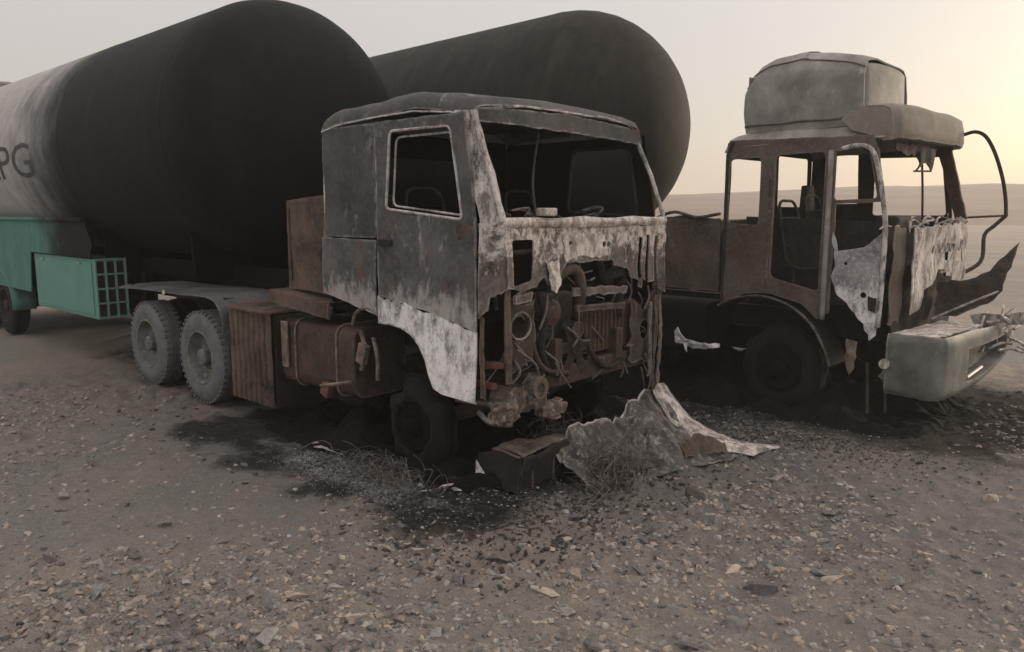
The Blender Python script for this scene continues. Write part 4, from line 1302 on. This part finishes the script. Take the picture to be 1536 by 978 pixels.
# fairing: domed box, widest behind, tipped to the near side
tabz = [(2.78, 3.50), (2.84, 3.64), (3.0, 3.71), (3.30, 3.735), (3.6, 3.70), (3.9, 3.63), (4.02, 3.58)]
def fair(u, v):
    # v runs from the near bottom edge, over the top, to the far bottom edge
    x0 = 2.78 + 1.24 * u
    zt = lerp_tab(tabz, x0)
    zb = 2.93
    yn, yf = -.98, .22
    path = [(yn + .03, zb), (yn, zb + (zt - zb) * .35), (yn + .01, zb + (zt - zb) * .72), (yn + .05, zt - .10), (yn + .13, zt - .02), (yn + .35, zt + .01), (0, zt), (yf - .12, zt - .01), (yf - .04, zt - .07), (yf, zb + (zt - zb) * .6), (yf, zb)]
    t = v * (len(path) - 1)
    i = min(len(path) - 2, int(t))
    f = t - i
    y = path[i][0] * (1 - f) + path[i + 1][0] * f
    z = path[i][1] * (1 - f) + path[i + 1][1] * f
    lean = .06 * (z - zb) / .8 * (1 if u < .5 else -.6)
    return Vector((x0 + lean - .05 * math.sin(math.pi * (z - zb) / .8) * (u < .2), y + .012 * nz((x0 * 2, y, z * 3), 1), z + .012 * nz((x0 * 3, y * 2, 1), 1)))
fa = MB()
fa.grid(18, 30, fair, .015)
fo = fa.build("roof_fairing", 'fairing', B, angle=60)
MB().grid(10, 10, lambda u, v: Vector((4.0 + .05 * math.sin(u * math.pi) - .02 * v, -.94 + 1.13 * u, 2.94 + (.60 - .03 * abs(2 * u - 1) ** 4) * v)), .012).build("fairing_front", 'fairing', fo, smooth=True)
MB().tube([fair(u, .30) + Vector((0, -.006, 0)) for u in np.linspace(0, 1, 24)], .006, 5).build("fairing_seam", 'shell_b', fo)
MB().tube([fair(u, .02) + Vector((0, -.01, .03)) for u in np.linspace(0, 1, 24)], .012, 5).build("fairing_base_rail", 'shell_b', fo)
MB().grid(8, 8, lambda u, v: Vector((2.80 + .02 * math.sin(u * math.pi), -.95 + 1.14 * u, 2.94 + .58 * v)), .012).build("fairing_back", 'fairing', fo)

# windscreen: far pillar, dash, wiper rod, hanging shreds
mb = MB()
mb.plate(ragged([(4.10, 2.82), (4.24, 2.82), (4.46, 2.02), (4.34, 2.02)], .006, .08, 3), (), side(1.02), .08, .05, .006)
mb.build("far_windscreen_pillar", 'rusty', B)
MB().tube(spline([(4.24, 1.04, 2.92), (4.36, 1.07, 2.96), (4.46, 1.09, 2.98), (4.56, 1.10, 2.92), (4.66, 1.10, 2.74), (4.75, 1.10, 2.48), (4.80, 1.10, 2.25), (4.82, 1.10, 2.05)], 6), .020, 7).build("mirror_arm", 'char', B, smooth=True)
MB().tube(spline([(4.82, 1.10, 2.06), (4.64, 1.08, 2.05), (4.46, 1.05, 2.04)], 4), .014, 6).build("mirror_stay", 'rusty', B)
MB().tube(spline([(4.82, 1.10, 2.06), (4.72, 1.10, 1.95), (4.63, 1.10, 1.84), (4.62, 1.08, 1.55), (4.42, .98, 1.38)], 5), .022, 6).build("mirror_arm_lower", 'rusty', B)
mb = MB()
mb.tube(spline([(4.36, -.15, 1.98), (4.34, -.15, 2.3), (4.30, -.12, 2.66)], 5), .012, 5)
mb.tube([(4.34, -.45, 2.50), (4.33, .1, 2.52)], .010, 5)
mb.tube(spline([(4.33, -.30, 2.70), (4.34, -.28, 2.58), (4.34, -.40, 2.50)], 4), .010, 5)
mb.build("hanging_rods", 'char', B)
mb = MB()
mb.plate(ragged([(-.9, 2.76), (.25, 2.76), (.22, 2.62), (.08, 2.52), (-.05, 2.60), (-.22, 2.55), (-.35, 2.66), (-.6, 2.64), (-.9, 2.70)], .02, .06, 8), (), lambda u, v: (4.30 + .03 * nz((u, v, 0), 5), u, v), .07, .012, .02)
mb.build("torn_headliner", 'char', B)
MB().box((4.22, -.35, 1.99), (.22, .80, .14), bevel=.03).build("dash_box", 'char', B)
mb = MB()
rg2 = random.Random(71)
for k in range(34):
    p0 = Vector((rg2.uniform(4.25, 4.50), rg2.uniform(-.95, 1.0), rg2.uniform(1.93, 2.02)))
    d = Vector((rg2.uniform(-.12, .15), rg2.uniform(-.3, .3), rg2.uniform(-.06, .10)))
    mb.tube(spline([p0, p0 + d * .5 + Vector((0, 0, rg2.uniform(0, .06))), p0 + d], 4), rg2.uniform(.005, .014), 5)
mb.build("dash_wiring", 'face', B)["kind"] = "stuff"
MB().plate(ragged([(-1.0, .85), (1.0, .85), (1.0, 1.93), (-1.0, 1.96)], .02, .08, 3), (), lambda u, v: (4.26, u, v), .12, .015, .02).build("firewall", 'char', B)
# mangled front panels
MB().plate(ragged([(-1.02, 1.02), (-.72, .98), (-.70, 1.94), (-1.02, 1.97)], .012, .06, 40), (), lambda u, v: (4.40 + .02 * nz((u, v, 0), 4), u, v), .07, .012, .012, seed=2).build("front_corner_panel", 'shell_b', B, angle=20)
MB().plate(ragged([(-.70, 1.10), (-.45, 1.14), (-.30, 1.32), (.05, 1.40), (.12, 1.50), (.55, 1.47), (.60, 1.36), (.98, 1.34), (1.03, 1.98), (-.70, 1.95)], .014, .06, 41), [ho(-.1, 1.72, .05), ragged([(.30, 1.60), (.52, 1.58), (.52, 1.76), (.30, 1.78)], .01, .05, 4), ragged([(.66, 1.56), (.86, 1.56), (.86, 1.80), (.66, 1.80)], .01, .05, 5)], lambda u, v: (4.46 + .05 * abs(nz((u * 1.5, v * 1.5, 3), 2)), u, v), .07, .012, .018, seed=6).build("pale_front_panel", 'plate', B, angle=20)
MB().plate(ragged([(-.95, .84), (.98, .82), (1.0, 1.36), (.4, 1.44), (-.2, 1.34), (-.95, 1.12)], .015, .07, 44), (), lambda u, v: (4.37 + .03 * nz((u, v, 4), 4), u, v), .08, .012, .014, seed=12).build("lower_front_panel", 'char', B, angle=20)
mb = MB()
for k in range(5):
    mb.tube([(4.47, .16 + .16 * k + .05 * math.cos(q), 1.74 + .055 * math.sin(q)) for q in np.linspace(0, 2 * math.pi, 12, endpoint=False)], .012, 5, closed=True)
mb.build("gauge_rings", 'plate', B)
MB().box((4.2, -.3, 1.30), (.34, .9, .55), bevel=.05).build("engine_block", 'char', B)
# sprung bonnet flap jutting out at the front
mb = MB()
mb.plate(ragged([(4.40, .98), (4.62, 1.00), (4.90, 1.16), (5.02, 1.30), (5.13, 1.80), (5.06, 1.72), (4.90, 1.50), (4.70, 1.40), (4.42, 1.36)], .012, .06, 5), (), lambda u, v: (u, .32 + .06 * nz((u, v, 0), 3), v), .07, .014, .02)
mb.build("sprung_front_flap", 'engine', B)
MB().tube(spline([(4.45, .1, .98), (4.75, .2, 1.16), (5.0, .28, 1.30)], 5), .012, 5).build("flap_stay", 'frame', B)
# bumper: near corner return, front face with a lamp recess, swept bottom
bpath = [(4.42, -1.10), (4.55, -1.105), (4.70, -1.105)] + [(4.80 + .13 * math.sin(q), -.975 - .13 * math.cos(q)) for q in np.linspace(0, math.pi / 2, 8)] + [(4.94 + .035 * math.sin(math.pi * t), -.97 + 2.2 * t) for t in np.linspace(.04, 1, 26)]
nB_ = len(bpath)
def bumper_shell(u, v):
    i = int(round(u * (nB_ - 1)))
    x, y = bpath[i]
    zb = .36 + .10 * max(0, y + .2) ** 1.3 + .02 * max(0, 4.8 - x)
    zt = .955 - .05 * max(0, y + .3)
    z = zb + (zt - zb) * v
    inx = 0.0
    if -.45 < y < 1.0 and .16 < v < .72 and x > 4.9:
        inx = .16
    rnd = .03 * max(0, (v - .85) / .15) ** 2 + .035 * max(0, (.12 - v) / .12) ** 2
    return Vector((x - inx - (rnd if x > 4.75 else 0), y + (rnd if x <= 4.75 else 0) + .004 * nz((x * 3, y * 3, z * 3), 1), z))
bp = MB().grid(nB_ - 1, 25, bumper_shell, .015).build("bumper", 'bumper', B, angle=45)
MB().grid(12, 4, lambda u, v: Vector((4.45 + .40 * v, -1.06 + 1.5 * u, .945 - .03 * u + .012 * nz((u * 7, v * 3, 5), 1))), .012).build("bumper_top", 'plate', bp)
MB().tube([(4.95, -.40 + .5 * t, .50 + .035 * t) for t in (0, .5, 1)], .016, 6).build("lamp_strip", 'glass_edge', bp)
MB().lathe([(0, .001), (0, .05), (.02, .05), (.02, .001)], (4.42, -1.13, .66), 'y', 14).build("bumper_bolt", 'plate', bp)
MB().box((4.65, 0, .70), (.3, 1.8, .18), bevel=.02).build("bumper_beam", 'char', B)
mb = MB()
rg2 = random.Random(91)
for k in range(26):
    p0 = Vector((rg2.uniform(4.75, 5.05), rg2.uniform(.55, 1.25), rg2.uniform(.55, 1.0)))
    d = Vector((rg2.uniform(-.1, .2), rg2.uniform(-.1, .45), rg2.uniform(-.2, .2)))
    mb.tube(spline([p0, p0 + d * .5 + Vector((0, 0, rg2.uniform(-.03, .05))), p0 + d], 4), rg2.uniform(.008, .02), 5)
mb.build("mangled_lamp_bits", 'plate', B)["kind"] = "stuff"
MB().plate(ragged([(4.6, .95), (5.2, 1.05), (5.45, 1.15), (5.2, .92), (4.7, .82)], .02, .07, 6), (), lambda u, v: (u, .95 + .05 * nz((u, v, 3), 4), v), .07, .012, .02).build("bent_corner_sheet", 'plate', B)
for x0, y0 in ((4.2, -.95), (4.32, -.8)):
    MB().tube(spline([(x0, y0, .62), (x0 + .02, y0, .35), (x0 + .05, y0 - .05, .12)], 4), .014, 5).build("dangling_hose", 'rusty', B)

# ------------------------------------------------------------------ wreckage on the ground
def on_ground(x, y):
    return float(ground_z(np.array(x), np.array(y)))
def wreck(name, label, cat, x, y, rz=0.0):
    p = w_of(ORG_A, ANG_A, x, y)
    p.z = on_ground(p.x, p.y)
    return empty(name, p, ANG_A + rz, label, cat)

fb = wreck("fallen_bumper", "charred box-shaped bumper end dropped below the near cab front", "bumper", 4.30, -.50)
def shell_box(mbk, x0, x1, y0, y1, z0, z1):
    pass
MB().plate(ragged([(-.42, .03), (-.15, .0), (.14, .0), (.20, .24), (.10, .33), (-.20, .29), (-.40, .30)], .015, .05, 3), (), lambda u, v: (.14 + .05 * u - .10 * (v - .1) ** 2 + .02 * nz((u, v, 1), 5), u, v), .06, .012, .018).build("face", 'char', fb)
MB().plate(ragged([(-.30, .03), (.13, .0), (.12, .30), (-.12, .31), (-.30, .24)], .012, .05, 4), (), lambda u, v: (u, -.43 + .06 * (v - .1), v), .06, .012, .016).build("end_wall", 'char', fb)
MB().plate(ragged([(-.16, -.42), (.12, -.42), (.14, .16), (.02, .14), (-.06, -.05), (-.16, -.12)], .012, .05, 5), (), lambda u, v: (u, v, .315 + .03 * (v + .4) + .02 * nz((u, v, 0), 6)), .06, .012, .012).build("top_flange", 'tan', fb)
MB().plate([(-.30, .04), (-.06, .03), (-.20, .10), (-.30, .19)], (), lambda u, v: (u, -.455 + .06 * (v - .1), v), .1, .006, .003).build("pale_corner", 'white', fb)
for k, (ya, yb) in enumerate(((-.3, -.28), (-.05, -.02))):
    MB().tube([(.15, ya, .02), (.135, yb, .28)], .014, 5).build("stiffener", 'rusty', fb)

cs = wreck("crumpled_panel", "crumpled sheet metal panel lying in front of the near cab", "wreckage", 4.70, .40)
def crump(u, v):
    # u runs along the truck front, v from the torn upper edge forwards and down
    y = -.92 + 1.62 * u
    x = -.28 + (.40 + .42 * u) * v
    top = .33 + .13 * u + .04 * math.sin(u * 9) - .06 * (u < .12)
    z = top * (1 - v) ** (1.15 + .35 * math.sin(u * 7)) + .10 * math.sin(v * math.pi) * math.sin(u * 11 + 1)
    z += (.16 * abs(nz((x * 2.6, y * 2.6, 0), 1, 3)) - .06) * math.sin(v * math.pi) + .09 * abs(nz((x * 6, y * 6, 0), 1, 7)) - .03 - .05 * abs(nz((x * 13, y * 13, 0), 1, 9))
    z += .007 * math.sin(y * 48 + 5 * x) * (1 - .5 * v)
    return Vector((x + .07 * nz((y * 3, x, 2), 1) + .03 * nz((y * 9, x * 9, 2), 1), y, max(.004, z)))
MB().grid(56, 30, crump, .008).build("sheet", 'crumple', cs, angle=9)
MB().tube([crump(u, 0) + Vector((0, 0, .01)) for u in np.linspace(0, 1, 40)], [.008 + .010 * abs(nz((u, 0, 0), 19)) for u in np.linspace(0, 1, 40)], 6).build("torn_edge", 'frame', cs)
MB().plate(ragged([(-.05, .02), (.45, .0), (.48, .06), (.25, .16), (.0, .14)], .02, .04, 6), (), lambda u, v: (.36 - .9 * v + .25 * u, .15 + u, .05 + v), .07, .012, .03).build("red_flap", 'brown', cs)

bs = wreck("bent_fender_strip", "pale bent metal strip curving down to the ground before the trucks", "wreckage", 4.9, 1.22)
def strip(u, v):
    # curls down from the torn panel to a flat tip on the ground
    y1 = -.06 + .10 * u + .24 * u ** 2.2 + .012 * nz((u * 14, 3, 1), 1)
    y0 = y1 - .24 - .16 * u + .02 * nz((u * 12, 8, 2), 1)
    y = y0 + (y1 - y0) * v
    z = .47 * (1 - u) ** 2.3 + .014 + .05 * math.sin(v * math.pi) * (1 - u * .75) + .016 * (1 + nz((u * 6, v * 3, 1), 1)) + .01 * nz((u * 17, v * 5, 2), 1) * (u < .95)
    return Vector((-.46 + .62 * u + .30 * u * u + .07 * v * u + .02 * nz((u * 4, v * 2, 5), 1), y, max(.006, z)))
MB().grid(40, 9, strip, .006).build("strip", 'plate', bs, angle=30)
MB().tube([strip(u, 1) for u in np.linspace(0, 1, 26)], .008, 5).build("rolled_edge", 'frame', bs)

def tangle(name, label, x, y, n, size, seed, mat, rad=(.0013, .0032), h=.35):
    p = w_of(ORG_A, ANG_A, x, y)
    p.z = on_ground(p.x, p.y)
    rg3 = random.Random(seed)
    mb = MB()
    for k in range(n):
        c0 = Vector((rg3.gauss(0, size[0] * .4), rg3.gauss(0, size[1] * .4), 0))
        hh = h * rg3.random() * max(.15, 1 - (c0.x / size[0]) ** 2 - (c0.y / size[1]) ** 2)
        rr = rg3.uniform(.05, .16)
        tilt = Matrix.Rotation(rg3.uniform(-1.2, 1.2), 3, 'X') @ Matrix.Rotation(rg3.uniform(-1, 1), 3, 'Y') @ Matrix.Rotation(rg3.uniform(0, 6.28), 3, 'Z')
        a1 = rg3.uniform(2.5, 6)
        pts = []
        for q in np.linspace(0, a1, 11):
            v = tilt @ Vector((math.cos(q) * rr, math.sin(q) * rr * .8, .04 * q - .1)) + c0
            v.z = max(.006, v.z + hh)
            pts.append(v)
        mb.tube(pts, rg3.uniform(*rad), 3, cap=False)
    o = mb.build(name, mat)
    o.location = p
    o.rotation_euler = (0, 0, ANG_A)
    tag(o, label, "wire")
    return o
tangle("wire_tangle", "grey tangle of burnt wire heaped against the crumpled panel", 4.80, -.20, 300, (.20, .42), 3, 'wire', rad=(.0016, .0036), h=.26)
tangle("tyre_wire_coil", "ashy coils of tyre wire round the burnt front wheel of the near truck", 3.35, -1.40, 200, (.70, .20), 8, 'wire', h=.07)
tangle("wire_clump", "dark wire clump under the near cab's front corner", 4.25, -.25, 120, (.35, .3), 21, 'wire', h=.4)

def mound(name, label, org, ang, x0, x1, y0, y1, h, seed):
    """Low black heap added to darken the space under and between the trucks."""
    def f(u, v):
        x, y = x0 + (x1 - x0) * u, y0 + (y1 - y0) * v
        w = w_of(org, ang, x, y)
        e = min(1, 3.2 * min(u, 1 - u)) * min(1, 3.2 * min(v, 1 - v))
        z = on_ground(w.x, w.y) - .03 + e ** .6 * (.05 + h * (.45 + .8 * nz((x * 2.2, y * 2.2, seed), 1) + .35 * nz((x * 6, y * 6, seed), 1) + .2 * nz((x * 15, y * 15, seed), 1)))
        return Vector((w.x, w.y, max(z, on_ground(w.x, w.y) - .03)))
    o = MB().grid(60, 50, f).build(name, 'black')  # filler surface, black so the underbody space stays dark
    o['kind'] = 'stuff'
    o['label'] = label
    o['category'] = "debris"
    return o
mound("shade_mound", "black mound added to darken the space under the near cab", ORG_A, ANG_A, 1.2, 4.5, -1.36, 1.2, .50, 3)
mound("shade_mound", "black mound added to darken the space under the skeletal cab at the right", ORG_B, ANG_B, .6, 4.8, -1.35, 1.2, .55, 7)
mound("shade_mound", "black mound added to darken the ground between the two trucks", ORG_A, ANG_A, -.6, 3.9, 1.3, 3.9, .30, 9)

def flakes(name, label, cx, cy, hx, hy, n, seed, mats, smin=.006, smax=.03, parent=None):
    """Loose ash and scorched flakes: uncountable litter."""
    rg3 = random.Random(seed)
    V, F, MI = [], [], []
    for k in range(n):
        x = cx + rg3.gauss(0, hx * .5)
        y = cy + rg3.gauss(0, hy * .5)
        w = w_of(ORG_A, ANG_A, x, y)
        z = on_ground(w.x, w.y)
        s = rg3.uniform(smin, smax)
        o0 = len(V)
        a = rg3.uniform(0, 6.28)
        for q in (0, 1.7, 3.2, 4.6):
            V.append((w.x + math.cos(a + q) * s * rg3.uniform(.6, 1.3), w.y + math.sin(a + q) * s * rg3.uniform(.6, 1.3), z + .004 + rg3.uniform(0, s * .7)))
        V.append((w.x, w.y, z + .008 + s * .5))
        F += [(o0, o0 + 1, o0 + 4), (o0 + 1, o0 + 2, o0 + 4), (o0 + 2, o0 + 3, o0 + 4), (o0 + 3, o0, o0 + 4)]
        mi = rg3.randrange(len(mats))
        MI += [mi] * 4
    me = bpy.data.meshes.new(name)
    me.from_pydata(V, [], F)
    for m_ in mats:
        me.materials.append(M[m_])
    me.polygons.foreach_set("material_index", MI)
    o = bpy.data.objects.new(name, me)
    col.objects.link(o)
    o['kind'] = 'stuff'
    o['label'] = label
    o['category'] = "ash"
    return o
flakes("wheel_ash", "pale grey ash scattered beside the burnt front wheel", 3.15, -1.55, 1.0, .34, 3600, 4, ['ash', 'char', 'black'], .002, .009)
flakes("front_ash", "dark ash and flakes littering the ground before the near cab", 4.3, -.95, 1.1, .7, 2600, 6, ['char', 'char', 'char', 'char', 'char', 'ash'], .004, .016)
flakes("far_ash", "ash and flakes on the ground between the two trucks", 5.1, 2.0, 1.6, .7, 3000, 9, ['char', 'char', 'char', 'char', 'char', 'ash'], .004, .016)

# separate scraps
scr = [("scrap_plate", "pale torn metal scrap lying under the near cab between wheel and bumper", 3.92, -1.22, .20, .08, .3, 'plate'),
       ("scrap_strip", "thin pale scrap strip behind the burnt front wheel", 2.55, -1.32, .17, .03, .15, 'plate'),
       ("scrap_strip", "short thin pale scrap nearest the rear wheels", 2.30, -1.22, .10, .02, .5, 'plate'),
       ("scrap_plate", "small flat pale slab on the ground left of the rear wheels", -1.6, -3.0, .16, .07, .2, 'tan')]
for i, (nm, lb, x, y, hx, hy, rz, mt) in enumerate(scr):
    p = w_of(ORG_A, ANG_A, x, y)
    p.z = on_ground(p.x, p.y)
    o = MB().plate(ragged([(-hx, -hy), (hx, -hy * .7), (hx * .9, hy), (-hx * .8, hy * .8)], min(.02, hy * .4), .05, 50 + i), (), lambda u, v: (u, v, .03 + .04 * nz((u, v, i), 6)), .05, .006, .01).build(nm, mt)
    o.location = p
    o.rotation_euler = (0, 0, ANG_A + rz)
    tag(o, lb, "scrap")

# ------------------------------------------------------------------ dusty air
hz = bpy.data.materials.new("dusty_air")
hz.use_nodes = True
hn, hl = hz.node_tree.nodes, hz.node_tree.links
hn.clear()
pv = hn.new("ShaderNodeVolumePrincipled")
pv.inputs["Color"].default_value = (0.93, 0.88, 0.82, 1)
pv.inputs["Density"].default_value = 0.0020
pv.inputs["Anisotropy"].default_value = 0.4
ho_ = hn.new("ShaderNodeOutputMaterial")
hl.new(pv.outputs[0], ho_.inputs["Volume"])
haze = MB().box((0, 440, 4.6), (1500, 1050, 13.2)).build("haze", hz)
haze['kind'] = 'stuff'
haze['label'] = 'thin dusty haze in the air'
